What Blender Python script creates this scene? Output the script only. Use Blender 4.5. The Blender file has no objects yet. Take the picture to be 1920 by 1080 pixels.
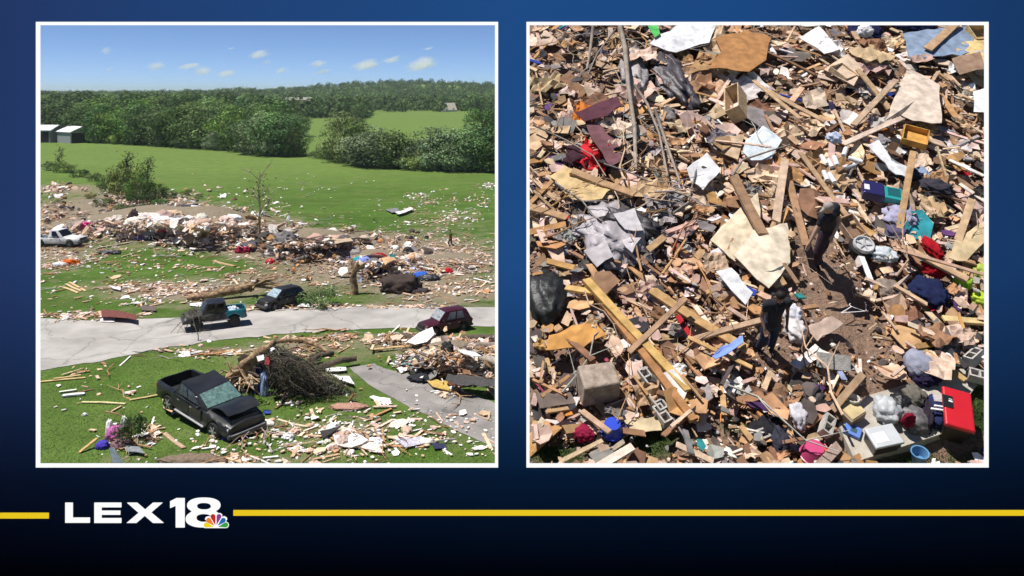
import bpy, bmesh, math, random
import numpy as np
from mathutils import Vector, Matrix, Euler, noise
random.seed(7); np.random.seed(7)
R = math.radians
C = bpy.context.scene.collection
scene = bpy.context.scene

# ------------------------------------------------------------------ camera, sky, sun, exposure
F, HX, HY, CZ = 1500.0, 960.0, 172.0, 16.0        # focal length in picture widths of 1920, horizon row, eye height
camd = bpy.data.cameras.new('camera'); cam = bpy.data.objects.new('camera', camd); C.objects.link(cam)
cam.location = (0, 0, CZ); cam.rotation_euler = (R(90), 0, 0)
camd.sensor_width = 36; camd.lens = F/1920*36; camd.shift_y = -(540-HY)/1920
camd.clip_start = 0.1; camd.clip_end = 30000
scene.camera = cam
TO_SUN = Vector((-0.34, -0.10, 0.93)).normalized()
world = bpy.data.worlds.new('World'); scene.world = world; world.use_nodes = True
wn = world.node_tree.nodes; wl = world.node_tree.links
bg = wn['Background']; sky = wn.new('ShaderNodeTexSky'); sky.sky_type = 'NISHITA'; sky.sun_disc = False
sky.sun_elevation = math.asin(TO_SUN.z); sky.sun_rotation = math.atan2(TO_SUN.x, TO_SUN.y)
sky.altitude = 200; sky.air_density = 0.32; sky.dust_density = 0.0; sky.ozone_density = 6.5
wl.new(sky.outputs[0], bg.inputs[0]); bg.inputs[1].default_value = 0.108
sund = bpy.data.lights.new('sun', 'SUN'); sun = bpy.data.objects.new('sun', sund); C.objects.link(sun)
sund.energy = 4.9; sund.angle = R(0.53); sund.color = (1.0, 0.955, 0.89)
sun.rotation_euler = TO_SUN.to_track_quat('Z', 'Y').to_euler(); sun.location = (-40, 20, 120)
scene.view_settings.view_transform = 'Standard'; scene.view_settings.look = 'None'
scene.view_settings.exposure = 0.32; scene.view_settings.gamma = 1; scene.view_settings.use_curve_mapping = False
scene.cycles.use_denoising = True
scene.cycles.max_bounces = 8; scene.cycles.volume_bounces = 5

# ------------------------------------------------------------------ helpers
def sock(n, *names):
    for k in names:
        if k in n.inputs: return n.inputs[k]
MATS = {}
def mat(name, col=(.5, .5, .5), attr=False, rough=.8, ns=3.0, na=.25, bump=0.0, bs=20.0, metal=0.0, spec=.3,
        trans=0.0, stretch=(1, 1, 1), col2=None, emit=0.0, coat=0.0, detail=4):
    if name in MATS: return MATS[name]
    m = bpy.data.materials.new(name); m.use_nodes = True; MATS[name] = m
    nt = m.node_tree; n = nt.nodes; l = nt.links
    p = n['Principled BSDF']
    tc = n.new('ShaderNodeTexCoord'); mp = n.new('ShaderNodeMapping'); mp.inputs['Scale'].default_value = stretch
    l.new(tc.outputs['Object'], mp.inputs[0])
    no = n.new('ShaderNodeTexNoise'); no.inputs['Scale'].default_value = ns; no.inputs['Detail'].default_value = detail
    l.new(mp.outputs[0], no.inputs['Vector'])
    mr = n.new('ShaderNodeMapRange'); mr.inputs['From Min'].default_value = .3; mr.inputs['From Max'].default_value = .7
    mr.inputs['To Min'].default_value = 1-na; mr.inputs['To Max'].default_value = 1+na*.7
    l.new(no.outputs[0], mr.inputs[0])
    mx = n.new('ShaderNodeMix'); mx.data_type = 'RGBA'; mx.blend_type = 'MULTIPLY'; mx.inputs[0].default_value = 1
    if attr:
        a = n.new('ShaderNodeAttribute'); a.attribute_name = 'Col'; l.new(a.outputs['Color'], mx.inputs[6])
    elif col2:
        m2 = n.new('ShaderNodeMix'); m2.data_type = 'RGBA'; m2.inputs[6].default_value = (*col, 1); m2.inputs[7].default_value = (*col2, 1)
        n2 = n.new('ShaderNodeTexNoise'); n2.inputs['Scale'].default_value = ns*.37; n2.inputs['Detail'].default_value = 5
        l.new(mp.outputs[0], n2.inputs['Vector'])
        r2 = n.new('ShaderNodeMapRange'); r2.inputs['From Min'].default_value = .42; r2.inputs['From Max'].default_value = .6
        l.new(n2.outputs[0], r2.inputs[0]); l.new(r2.outputs[0], m2.inputs[0]); l.new(m2.outputs[2], mx.inputs[6])
    else:
        mx.inputs[6].default_value = (*col, 1)
    l.new(mr.outputs[0], mx.inputs[7]); l.new(mx.outputs[2], p.inputs['Base Color'])
    p.inputs['Roughness'].default_value = rough; p.inputs['Metallic'].default_value = metal
    s = sock(p, 'Specular IOR Level'); s.default_value = spec
    if coat: p.inputs['Coat Weight'].default_value = coat; p.inputs['Coat Roughness'].default_value = .15
    if bump:
        b = n.new('ShaderNodeBump'); b.inputs['Strength'].default_value = bump; b.inputs['Distance'].default_value = .03
        n3 = n.new('ShaderNodeTexNoise'); n3.inputs['Scale'].default_value = bs; n3.inputs['Detail'].default_value = 5
        l.new(mp.outputs[0], n3.inputs['Vector']); l.new(n3.outputs[0], b.inputs['Height']); l.new(b.outputs[0], p.inputs['Normal'])
    if trans:
        t = n.new('ShaderNodeBsdfTranslucent'); l.new(mx.outputs[2], t.inputs[0])
        ms = n.new('ShaderNodeMixShader'); ms.inputs[0].default_value = trans
        l.new(p.outputs[0], ms.inputs[1]); l.new(t.outputs[0], ms.inputs[2]); l.new(ms.outputs[0], n['Material Output'].inputs[0])
    if emit:
        l.new(mx.outputs[2], p.inputs['Emission Color']); p.inputs['Emission Strength'].default_value = emit
    return m

def xf(M, pts): return [M @ Vector(p) for p in pts]
def jit(c, a=.12): k = 1+random.uniform(-a, a); return tuple(max(0, min(1, x*k*(1+random.uniform(-a*.3, a*.3)))) for x in c)
BOXF = [(0, 1, 3, 2), (4, 6, 7, 5), (0, 4, 5, 1), (2, 3, 7, 6), (0, 2, 6, 4), (1, 5, 7, 3)]
class MB:
    def __init__(s): s.v = []; s.f = []; s.c = []; s.m = []
    def add(s, vs, fs, col=(.5, .5, .5), mi=0):
        o = len(s.v); s.v.extend([tuple(v) for v in vs])
        for f in fs: s.f.append(tuple(i+o for i in f)); s.c.append(col); s.m.append(mi)
    def box(s, M, sx, sy, sz, col=(.5, .5, .5), mi=0, taper=1.0, j=0.0):
        vs = []
        for x in (-.5, .5):
            for y in (-.5, .5):
                for z in (-.5, .5):
                    k = taper if z > 0 else 1
                    vs.append(M @ Vector(((x*sx)*k+random.uniform(-j, j), (y*sy)*k+random.uniform(-j, j), z*sz)))
        s.add(vs, BOXF, col, mi)
    def tube(s, pts, rad, n=6, col=(.5, .5, .5), mi=0, cap=True):
        pts = [Vector(p) for p in pts]; o = len(s.v); k = len(pts)
        if not hasattr(rad, '__len__'): rad = [rad]*k
        up = Vector((0.31, .17, .93))
        for i, p in enumerate(pts):
            t = (pts[min(i+1, k-1)]-pts[max(i-1, 0)]).normalized()
            a = t.cross(up)
            if a.length < .05: a = t.cross(Vector((1, 0, 0)))
            a.normalize(); b = t.cross(a)
            for q in range(n):
                an = 2*math.pi*q/n; s.v.append(tuple(p+(a*math.cos(an)+b*math.sin(an))*rad[i]))
        fs = []
        for i in range(k-1):
            for q in range(n): fs.append((o+i*n+q, o+i*n+(q+1) % n, o+(i+1)*n+(q+1) % n, o+(i+1)*n+q))
        if cap: fs.append(tuple(o+q for q in range(n))); fs.append(tuple(o+(k-1)*n+q for q in range(n-1, -1, -1)))
        for f in fs: s.f.append(f); s.c.append(col); s.m.append(mi)
    def capsule(s, p, q, r0, r1, n=12):
        p = Vector(p); q = Vector(q); d = (q-p); L = max(d.length, 1e-5); t = d/L; pts = []; rr = []
        for a in (-80, -50, -20): pts.append(p+t*r0*math.sin(R(a))); rr.append(r0*math.cos(R(a)))
        for a in (20, 50, 80): pts.append(q+t*r1*math.sin(R(a))); rr.append(r1*math.cos(R(a)))
        s.tube(pts, rr, n)
    def lathe(s, M, prof, n=20, col=(.5, .5, .5), mi=0):   # prof: (radius, height) about local z
        o = len(s.v); k = len(prof)
        for (r, z) in prof:
            for q in range(n): an = 2*math.pi*q/n; s.v.append(tuple(M @ Vector((r*math.cos(an), r*math.sin(an), z))))
        for i in range(k-1):
            for q in range(n):
                s.f.append((o+i*n+q, o+i*n+(q+1) % n, o+(i+1)*n+(q+1) % n, o+(i+1)*n+q)); s.c.append(col); s.m.append(mi)
        s.f.append(tuple(o+q for q in range(n-1, -1, -1))); s.c.append(col); s.m.append(mi)
        s.f.append(tuple(o+(k-1)*n+q for q in range(n))); s.c.append(col); s.m.append(mi)
    def prism(s, M, poly, h, col=(.5, .5, .5), mi=0):     # polygon in local xy, from z=0 to z=h
        k = len(poly); vs = [M @ Vector((x, y, 0)) for x, y in poly]+[M @ Vector((x, y, h)) for x, y in poly]
        fs = [tuple(range(k-1, -1, -1)), tuple(range(k, 2*k))]+[(i, (i+1) % k, k+(i+1) % k, k+i) for i in range(k)]
        s.add(vs, fs, col, mi)
    def mesh(s, name, mats, origin=(0, 0, 0), smooth=None):
        me = bpy.data.meshes.new(name); ov = Vector(origin)
        vv = s.v if ov.length == 0 else [(a-ov.x, b-ov.y, c-ov.z) for a, b, c in s.v]
        me.from_pydata(vv, [], s.f)
        a = me.attributes.new('Col', 'FLOAT_COLOR', 'FACE')
        a.data.foreach_set('color', np.array([(*c, 1) for c in s.c], dtype=np.float32).ravel() if s.c else [])
        if not isinstance(mats, (list, tuple)): mats = [mats]
        for m in mats: me.materials.append(m)
        if any(s.m): me.polygons.foreach_set('material_index', s.m)
        if smooth is not None:
            me.polygons.foreach_set('use_smooth', [True]*len(me.polygons))
            if smooth < 180: me.set_sharp_from_angle(angle=R(smooth))
        me.update(); return me
    def build(s, name, mats, parent=None, origin=(0, 0, 0), smooth=None):
        o = bpy.data.objects.new(name, s.mesh(name, mats, origin, smooth)); o.location = origin
        C.objects.link(o)
        if parent: o.parent = parent
        return o
def tag(o, label=None, cat=None, group=None, kind=None):
    if label: o['label'] = label
    if cat: o['category'] = cat
    if group: o['group'] = group
    if kind: o['kind'] = kind
    return o
def thing(name, label, cat, M, group=None):
    o = bpy.data.objects.new(name, None); C.objects.link(o); o.matrix_world = M; o.empty_display_size = .3
    return tag(o, label, cat, group)
def T(x, y=None, z=None):
    return Matrix.Translation(Vector(x) if y is None else Vector((x, y, z)))
def RX(a): return Matrix.Rotation(R(a), 4, 'X')
def RY(a): return Matrix.Rotation(R(a), 4, 'Y')
def RZ(a): return Matrix.Rotation(R(a), 4, 'Z')
def SC(x, y, z): return Matrix.Diagonal((x, y, z, 1))

# --- valley floor: a point of the ground that is seen in picture column px, row py
MOUNDS = []
def mound(x, y):
    h = 0
    for (mx, my, rx, ry, hh) in MOUNDS:
        d = ((x-mx)/rx)**2+((y-my)/ry)**2
        if d < 6: h += hh*math.exp(-d)
    return h
def P(px, py, z=0.0):
    D = (CZ-z)*F/(py-HY); return Vector(((px-HX)/F*D, D, z))
def PG(px, py):
    p = P(px, py); p.z = mound(p.x, p.y); return p
# --- right view's flat debris ground, tilted up toward the camera
TILT = 35.0; D0 = 15.8
S0 = Vector((0, D0, CZ-(458-HY)/F*D0)); SN = Vector((0, -math.sin(R(TILT)), math.cos(R(TILT)))); SV = Vector((0, math.cos(R(TILT)), math.sin(R(TILT))))
CAMP = Vector((0, 0, CZ))
def S(px, py, h=0.0):
    d = Vector(((px-HX)/F, 1, -(py-HY)/F)); t = SN.dot(S0-CAMP+SN*h)/SN.dot(d); return CAMP+d*t
def SM(px, py, yaw=0, h=0.0): return T(S(px, py, h)) @ RX(TILT) @ RZ(yaw)
def uv(p): q = p-S0; return p.x, q.dot(SV)
def spx(p): return F/p.y      # pixels per metre at a point

# ------------------------------------------------------------------ palettes
WHITE = [(.78, .75, .73), (.70, .66, .63), (.74, .68, .62), (.64, .58, .53)]
WOOD = [(.40, .225, .115), (.46, .28, .15), (.30, .165, .09), (.48, .33, .21), (.22, .12, .07), (.36, .22, .13), (.44, .24, .10)]
PALEW = [(.55, .40, .27), (.58, .44, .32), (.50, .35, .23)]
PINK = [(.52, .37, .305), (.57, .43, .36), (.46, .32, .26)]
DARK = [(.035, .032, .036), (.07, .058, .055), (.11, .09, .08)]  # dark debris tones; in the heaps they also stand in for shaded gaps
GREY = [(.30, .28, .27), (.22, .20, .20), (.42, .39, .37)]
ACC = [(.02, .05, .30), (.45, .02, .03), (.03, .28, .30), (.10, .04, .14), (.55, .20, .04), (.28, .34, .55), (.02, .02, .06), (.30, .05, .10)]
TONE = {'w': 'white', 'o': 'brown', 'p': 'pale tan', 'k': 'pinkish beige', 'd': 'blackened', 'g': 'grey', 'a': 'bright coloured'}
PAL = {'w': WHITE, 'o': WOOD, 'p': PALEW, 'k': PINK, 'd': DARK, 'g': GREY, 'a': ACC}

# ------------------------------------------------------------------ valley ground
# debris clusters seen in the left view: centre column, row, half width, half height, pieces, palette keys, dirt
CL = [
 (330, 412, 170, 40, 1700, 'wwwwwkkkkpod', .9), (250, 375, 90, 22, 220, 'kkppog', .8), (110, 352, 70, 9, 160, 'kkpow', .8),
 (105, 405, 50, 30, 260, 'kkoogwd', .9), (115, 480, 65, 25, 240, 'wwkkpo', .6), (420, 440, 60, 25, 260, 'wwkkpo', .8),
 (590, 462, 120, 34, 800, 'oooddgkkww', 1.0), (700, 490, 70, 28, 420, 'wwkkoodga', 1.0), (830, 485, 110, 45, 800, 'wwwkkkpog', .55),
 (850, 395, 80, 36, 300, 'wwwwkkp', .35), (908, 349, 24, 5, 90, 'wwww', .3), (762, 396, 36, 6, 80, 'wgdkk', .3),
 (780, 370, 60, 10, 50, 'wwww', .1), (330, 545, 110, 20, 420, 'ppwwwkko', .75), (130, 592, 70, 9, 130, 'wwpo', .5),
 (220, 590, 60, 7, 60, 'wwpk', .3), (560, 690, 110, 60, 160, 'oopdk', .35), (600, 640, 90, 16, 160, 'ppookk', .5),
 (850, 668, 100, 34, 700, 'wwkkooddgp', 1.0), (760, 635, 60, 14, 160, 'wkopp', .8), (660, 812, 230, 42, 680, 'wwwwwkp', .42),
 (440, 862, 190, 12, 160, 'wwkpo', .4), (240, 828, 60, 32, 110, 'wwkpo', .3), (180, 725, 130, 60, 55, 'wwpp', .02),
 (830, 548, 115, 22, 230, 'okkpw', .6), (400, 655, 160, 16, 150, 'wwkpg', .35), (560, 360, 200, 40, 60, 'wwww', .02),
 (300, 505, 140, 26, 90, 'wkpp', .15), (820, 745, 120, 45, 45, 'wwwg', .1), (520, 525, 90, 22, 130, 'wkpo', .4),
 (880, 640, 60, 10, 140, 'ogkw', .9), (360, 775, 50, 40, 40, 'wwk', .1), (660, 590, 40, 6, 20, 'pko', .1), (600, 575, 200, 7, 160, 'kwpo', .6),
 (250, 470, 260, 90, 900, 'kkpwwoog', .0), (700, 480, 260, 80, 1300, 'kkpwwoog', .0),
]
for (cx, cy, rx, ry, hh) in [(330, 420, 140, 11, 1.9), (300, 410, 60, 6, 1.0), (585, 456, 90, 9, 1.6), (700, 490, 60, 14, 1.1), (850, 668, 80, 18, .9), (400, 425, 60, 10, 1.0), (220, 412, 60, 8, .6), (850, 490, 60, 12, .6)]:
    p = P(cx, cy); MOUNDS.append((p.x, p.y, rx*p.y/F, (P(cx, cy-ry).y-P(cx, cy+ry).y)/2, hh))
def dirt_at(x, y):
    if y < 20: return 0
    px = HX+x/y*F; py = HY+CZ*F/y; d = 0
    for (cx, cy, rx, ry, n, pal, k) in CL:
        q = ((px-cx)/(rx*1.2))**2+((py-cy)/(ry*(.85 if py < cy else 1.2)))**2
        if q < 5: d += k*math.exp(-q)
    # bare scoured earth of the lots
    if 300 < py < 600:
        d += .26*math.exp(-((py-500)/90)**2)*(1 if px < 980 else .4)
        d -= .45*math.exp(-(((px-300)/200)**2+((py-495)/26)**2))+.35*math.exp(-(((px-690)/260)**2+((py-365)/40)**2))
    return max(0, min(1, d))
def lin(a, b, s): return list(np.arange(a, b, s))
xs = lin(-62, 6, .55); ys = lin(31, 62, .42)+lin(62, 120, .9)+lin(120, 260, 3)
g = 1.0; x = 6.0
while x < 4000: g *= 1.22; x += .55*g; xs.append(x)
g = 1.0; x = -62.0
while x > -6000: g *= 1.22; x -= .55*g; xs.insert(0, x)
g = 3.0; y = 260.0
while y < 12000: g *= 1.13; y += g; ys.append(y)
ys = [-400, -100, -30, 0, 15, 25, 29]+ys
def hills(x, y):
    h = 0
    if y > 500: h += 9*min(1, (y-500)/900)*(.55+.45*noise.noise(Vector((x*.0013, y*.0011, 3.1))))
    if y > 900:                                     # wooded ridge to the right of the left view
        h += 26*math.exp(-((x+190)/260)**2-((y-1500)/380)**2)
        h += 34*math.exp(-((x+230)/560)**2-((y-2900)/500)**2)
    return h
def gz(x, y):
    b = .10*noise.noise(Vector((x*.06, y*.06, 0)))*(1 if y < 300 else 0)
    return mound(x, y)+hills(x, y)+b*min(1, max(0, (y-62)/40))
nx, ny = len(xs), len(ys)
verts = [(x, y, gz(x, y)-.0) for y in ys for x in xs]
faces = [(j*nx+i, j*nx+i+1, (j+1)*nx+i+1, (j+1)*nx+i) for j in range(ny-1) for i in range(nx-1)]
me = bpy.data.meshes.new('ground'); me.from_pydata(verts, [], faces)
dr = me.attributes.new('Dry', 'FLOAT', 'POINT'); dr.data.foreach_set('value', [min(1, max(0, (v[1]-95-25*noise.noise(Vector((v[0]*.02, v[1]*.01, 0))))/75)+(max(0, .42+.7*noise.noise(Vector((v[0]*.16, v[1]*.16, 7)))) if 25 < v[1] < 52 else 0)) for v in verts])
at = me.attributes.new('Dirt', 'FLOAT', 'POINT'); at.data.foreach_set('value', [dirt_at(v[0], v[1]) if 20 < v[1] < 260 and v[0] < 30 else 0 for v in verts])
me.polygons.foreach_set('use_smooth', [True]*len(me.polygons))
ground = bpy.data.objects.new('ground', me); C.objects.link(ground); tag(ground, 'grassy valley floor with lawn, field and scoured bare earth', kind='structure')
def soil_material(name, attrname, g1, g2, g3, d1, d2, sc=1.0):
    m = bpy.data.materials.new(name); m.use_nodes = True; n = m.node_tree.nodes; l = m.node_tree.links; p = n['Principled BSDF']
    tc = n.new('ShaderNodeTexCoord')
    def nz(s, d=5, rough=.6):
        k = n.new('ShaderNodeTexNoise'); k.inputs['Scale'].default_value = s; k.inputs['Detail'].default_value = d; k.inputs['Roughness'].default_value = rough
        l.new(tc.outputs['Object'], k.inputs['Vector']); return k
    def rng(src, a, b, c=0, d=1):
        k = n.new('ShaderNodeMapRange'); k.inputs[1].default_value = a; k.inputs[2].default_value = b; k.inputs[3].default_value = c; k.inputs[4].default_value = d; l.new(src, k.inputs[0]); return k.outputs[0]
    def mix(f, a, b, bt='MIX'):
        k = n.new('ShaderNodeMix'); k.data_type = 'RGBA'; k.blend_type = bt
        if isinstance(f, float): k.inputs[0].default_value = f
        else: l.new(f, k.inputs[0])
        for s, q in ((6, a), (7, b)):
            if isinstance(q, tuple): k.inputs[s].default_value = (*q, 1)
            else: l.new(q, k.inputs[s])
        return k.outputs[2]
    big = nz(.035*sc, 4); mid = nz(.5*sc, 6, .7); fine = nz(5*sc, 4, .75); patch = nz(.13*sc, 5, .65)
    gcol = mix(rng(big.outputs[0], .4, .62), g1, g2)
    gcol = mix(rng(patch.outputs[0], .48, .72, 0, .75), gcol, g3)
    mpn = n.new('ShaderNodeMapping'); mpn.inputs['Scale'].default_value = (.05, .30, 1); l.new(tc.outputs['Object'], mpn.inputs[0]); stn = n.new('ShaderNodeTexNoise'); stn.inputs['Scale'].default_value = sc; stn.inputs['Detail'].default_value = 6; stn.inputs['Roughness'].default_value = .7; l.new(mpn.outputs[0], stn.inputs['Vector'])
    gcol = mix(1.0, gcol, rng(stn.outputs[0], .3, .7, .78, 1.2), 'MULTIPLY')
    dy = n.new('ShaderNodeAttribute'); dy.attribute_name = 'Dry'
    gcol = mix(rng(dy.outputs['Fac'], 0, 1, 0, .62), gcol, (.168, .242, .062))
    dcol = mix(rng(mid.outputs[0], .35, .65), d1, d2)
    a = n.new('ShaderNodeAttribute'); a.attribute_name = attrname
    ad = n.new('ShaderNodeMath'); ad.operation = 'ADD'; l.new(a.outputs['Fac'], ad.inputs[0]); l.new(rng(mid.outputs[0], .25, .75, -.38, .38), ad.inputs[1])
    col = mix(rng(ad.outputs[0], .28, .72), gcol, dcol)
    col = mix(1.0, col, rng(mid.outputs[0], .3, .7, .80, 1.18), 'MULTIPLY')
    col = mix(1.0, col, rng(fine.outputs[0], .25, .75, .62, 1.3), 'MULTIPLY')
    l.new(col, p.inputs['Base Color']); p.inputs['Roughness'].default_value = .95; p.inputs['Specular IOR Level'].default_value = .1
    b = n.new('ShaderNodeBump'); b.inputs['Strength'].default_value = .8; b.inputs['Distance'].default_value = .12
    l.new(fine.outputs[0], b.inputs['Height']); l.new(b.outputs[0], p.inputs['Normal'])
    return m
me.materials.append(soil_material('grass_and_earth', 'Dirt', (.056, .116, .015), (.078, .148, .023), (.118, .150, .044), (.31, .255, .19), (.20, .165, .11)))

# ------------------------------------------------------------------ road and driveway
def interp(poly, x):
    for (x0, y0), (x1, y1) in zip(poly, poly[1:]):
        if x0 <= x <= x1: return y0+(y1-y0)*(x-x0)/(x1-x0)
asph = mat('pale_asphalt', (.345, .325, .305), rough=.9, ns=.6, na=.2, bump=.25, bs=25, col2=(.415, .395, .37))
def cracks(m_, sc=.35, amt=.45):          # fine cracks and tyre-worn patches
    n_ = m_.node_tree.nodes; l_ = m_.node_tree.links; p_ = n_['Principled BSDF']; src = p_.inputs['Base Color'].links[0].from_socket
    tc_ = n_.new('ShaderNodeTexCoord'); nz_ = n_.new('ShaderNodeTexNoise'); nz_.inputs['Scale'].default_value = .8; nz_.inputs['Detail'].default_value = 4; l_.new(tc_.outputs['Object'], nz_.inputs['Vector'])
    ad_ = n_.new('ShaderNodeVectorMath'); ad_.operation = 'MULTIPLY_ADD'; ad_.inputs[1].default_value = (1.6, 1.6, 0); l_.new(nz_.outputs['Color'], ad_.inputs[0]); l_.new(tc_.outputs['Object'], ad_.inputs[2])
    vo = n_.new('ShaderNodeTexVoronoi'); vo.feature = 'DISTANCE_TO_EDGE'; vo.inputs['Scale'].default_value = sc; l_.new(ad_.outputs[0], vo.inputs['Vector'])
    mr_ = n_.new('ShaderNodeMapRange'); mr_.inputs[1].default_value = .0; mr_.inputs[2].default_value = .016; mr_.inputs[3].default_value = 1-amt; mr_.inputs[4].default_value = 1; l_.new(vo.outputs['Distance'], mr_.inputs[0])
    mx_ = n_.new('ShaderNodeMix'); mx_.data_type = 'RGBA'; mx_.blend_type = 'MULTIPLY'; mx_.inputs[0].default_value = 1; l_.new(src, mx_.inputs[6]); l_.new(mr_.outputs[0], mx_.inputs[7]); l_.new(mx_.outputs[2], p_.inputs['Base Color'])
cracks(asph, .22, .35)
top = [(-200, 590), (75, 597), (160, 602), (340, 596), (430, 585), (520, 580), (700, 575), (928, 577), (1100, 584)]
bot = [(-200, 730), (75, 695), (180, 679), (300, 655), (420, 637), (560, 624), (720, 616), (928, 612), (1100, 612)]
m = MB(); vs = []; N = 80
for i in range(N+1):
    px = -200+1300*i/N; j = .0
    a = P(px, interp(top, px)+noise.noise(Vector((px*.03, 0, 0)))*1.6); b = P(px, interp(bot, px)+noise.noise(Vector((px*.03, 9, 0)))*3)
    for k in range(5): q = a.lerp(b, k/4); vs.append((q.x, q.y, .03))
m.add(vs, [(i*5+k, i*5+k+1, (i+1)*5+k+1, (i+1)*5+k) for i in range(N) for k in range(4)])
tag(m.build('road', asph), 'pale asphalt road curving across the valley', kind='structure')
m = MB(); dw = mat('grey_driveway', (.235, .22, .21), rough=.9, ns=.7, na=.18, bump=.3, bs=20, col2=(.30, .28, .265))
cracks(dw, .5, .4)
L1 = [(655, 690), (700, 728), (770, 765), (850, 805), (950, 850), (1050, 890)]; L2 = [(735, 676), (800, 702), (860, 728), (930, 757), (1000, 785), (1080, 815)]
vs = []
for i in range(31):
    t = i/30*5; k = min(4, int(t)); f = t-k
    a = Vector(L1[k]).lerp(Vector(L1[k+1]), f); b = Vector(L2[k]).lerp(Vector(L2[k+1]), f)
    for q in range(4): w = a.lerp(b, q/3); w = P(w.x+noise.noise(Vector((i*.5, q, 1)))*4, w.y+noise.noise(Vector((i*.4, q, 5)))*3); vs.append((w.x, w.y, .024))
m.add(vs, [(i*4+k, (i+1)*4+k, (i+1)*4+k+1, i*4+k+1) for i in range(30) for k in range(3)])
tag(m.build('driveway', dw), 'worn grey asphalt driveway beside the right debris pile', kind='structure')

# ------------------------------------------------------------------ debris ground tilted toward the camera (right view)
XL, XR = -.06, 19.0
def bump_h(u, v): return .16*noise.noise(Vector((u*.55, v*.55, 1)))+.10*noise.noise(Vector((u*1.7, v*1.7, 4)))+.04*noise.noise(Vector((u*5, v*5, 8)))
def grass_r(px, py):
    g = 0
    for (cx, cy, rx, ry) in [(1040, 852, 75, 28), (1225, 825, 55, 40), (1830, 760, 40, 90), (1700, 862, 150, 14), (1400, 800, 60, 20)]:
        q = ((px-cx)/rx)**2+((py-cy)/ry)**2; g += math.exp(-q*1.1)
    return min(1, g)
us = np.arange(XL, XR+.01, .14); vv = np.arange(-8.0, 14.0, .14)
verts = []; gr = []
for v in vv:
    for u in us:
        p = Vector((u, S0.y, S0.z))+SV*v+SN*bump_h(u, v); verts.append(tuple(p))
        gr.append(1-grass_r(HX+p.x/p.y*F, HY+(CZ-p.z)/p.y*F))
nu, nv = len(us), len(vv)
faces = [(j*nu+i, j*nu+i+1, (j+1)*nu+i+1, (j+1)*nu+i) for j in range(nv-1) for i in range(nu-1)]
# skirt down to the valley floor so the tilted ground is a solid body
rim = [i for i in range(nu)]+[j*nu+nu-1 for j in range(1, nv)]+[(nv-1)*nu+i for i in range(nu-2, -1, -1)]+[j*nu for j in range(nv-2, 0, -1)]
o = len(verts)
for r in rim: verts.append((verts[r][0], verts[r][1], -.5)); gr.append(1)
for k in range(len(rim)): k2 = (k+1) % len(rim); faces.append((rim[k], o+k, o+k2, rim[k2]))
me = bpy.data.meshes.new('tilted_debris_ground'); me.from_pydata(verts, [], faces)
at = me.attributes.new('Dirt', 'FLOAT', 'POINT'); at.data.foreach_set('value', gr)
tilted_ground = bpy.data.objects.new('tilted_debris_ground', me); C.objects.link(tilted_ground); tag(tilted_ground, 'brown earth under the wreckage, flat ground tilted toward the camera', kind='structure')
me.materials.append(soil_material('debris_earth', 'Dirt', (.05, .085, .025), (.065, .10, .03), (.10, .11, .05), (.36, .245, .18), (.24, .155, .11), 3.0))

# ------------------------------------------------------------------ broadcast graphic laid from image pixels onto an added board with two openings
BY = 7.0
def bx(px): return (px-HX)/F*BY
def bz(py): return CZ-(py-HY)/F*BY
XB = [bx(-500), bx(72), bx(930), bx(991), bx(1849), bx(2420)]; ZB = [bz(1500), bz(872), bz(45), bz(-420)]
board = thing('graphic_board', 'blue lit broadcast graphic built as a board with two white framed openings and yellow stripes', 'display board', T(0, BY, 0))
m = MB(); th = .012
for i in range(5):
    for j in range(3):
        if j == 1 and i in (1, 3): continue
        x0, x1, z0, z1 = XB[i], XB[i+1], ZB[j], ZB[j+1]
        m.add([(x0, 0, z0), (x1, 0, z0), (x1, 0, z1), (x0, 0, z1), (x0, th, z0), (x1, th, z0), (x1, th, z1), (x0, th, z1)], [(0, 1, 2, 3)], mi=0)
        m.add([(x0, th, z0), (x1, th, z0), (x1, th, z1), (x0, th, z1)], [(3, 2, 1, 0)], mi=1)
pm = bpy.data.materials.new('blue_gradient_graphic'); pm.use_nodes = True; n = pm.node_tree.nodes; l = pm.node_tree.links
p = n['Principled BSDF']; p.inputs['Base Color'].default_value = (0, 0, 0, 1); p.inputs['Roughness'].default_value = 1; p.inputs['Specular IOR Level'].default_value = 0
tc = n.new('ShaderNodeTexCoord'); sp = n.new('ShaderNodeSeparateXYZ'); l.new(tc.outputs['Object'], sp.inputs[0])
def lut(c): return tuple(((x/255+.055)/1.055)**2.4 if x > 10 else x/255/12.92 for x in c)
def ramp(src, a, b, stops):
    mr = n.new('ShaderNodeMapRange'); mr.inputs[1].default_value = a; mr.inputs[2].default_value = b; l.new(src, mr.inputs[0])
    cr = n.new('ShaderNodeValToRGB'); e = cr.color_ramp.elements
    for k, (t, c) in enumerate(stops):
        q = e[k] if k < 2 else e.new(t)
        q.position = t; q.color = (*c, 1)
    l.new(mr.outputs[0], cr.inputs[0]); return cr.outputs[0]
vert = ramp(sp.outputs[2], bz(0), bz(1080), [(0, (1, 1, 1)), (1, lut((20, 20, 20))), (.46, (1, 1, 1)), (.62, (.62,)*3), (.74, (.30,)*3), (.83, (.135,)*3), (.90, (.072,)*3), (.96, (.032,)*3)])
horz = ramp(sp.outputs[0], bx(0), bx(1920), [(0, lut((35, 55, 100))), (1, lut((24, 56, 102))), (.12, lut((33, 62, 112))), (.5, lut((31, 75, 132))), (.72, lut((28, 72, 130)))])
mx = n.new('ShaderNodeMix'); mx.data_type = 'RGBA'; mx.blend_type = 'MULTIPLY'; mx.inputs[0].default_value = 1
l.new(vert, mx.inputs[6]); l.new(horz, mx.inputs[7]); l.new(mx.outputs[2], p.inputs['Emission Color']); p.inputs['Emission Strength'].default_value = 2**-.32
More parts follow.
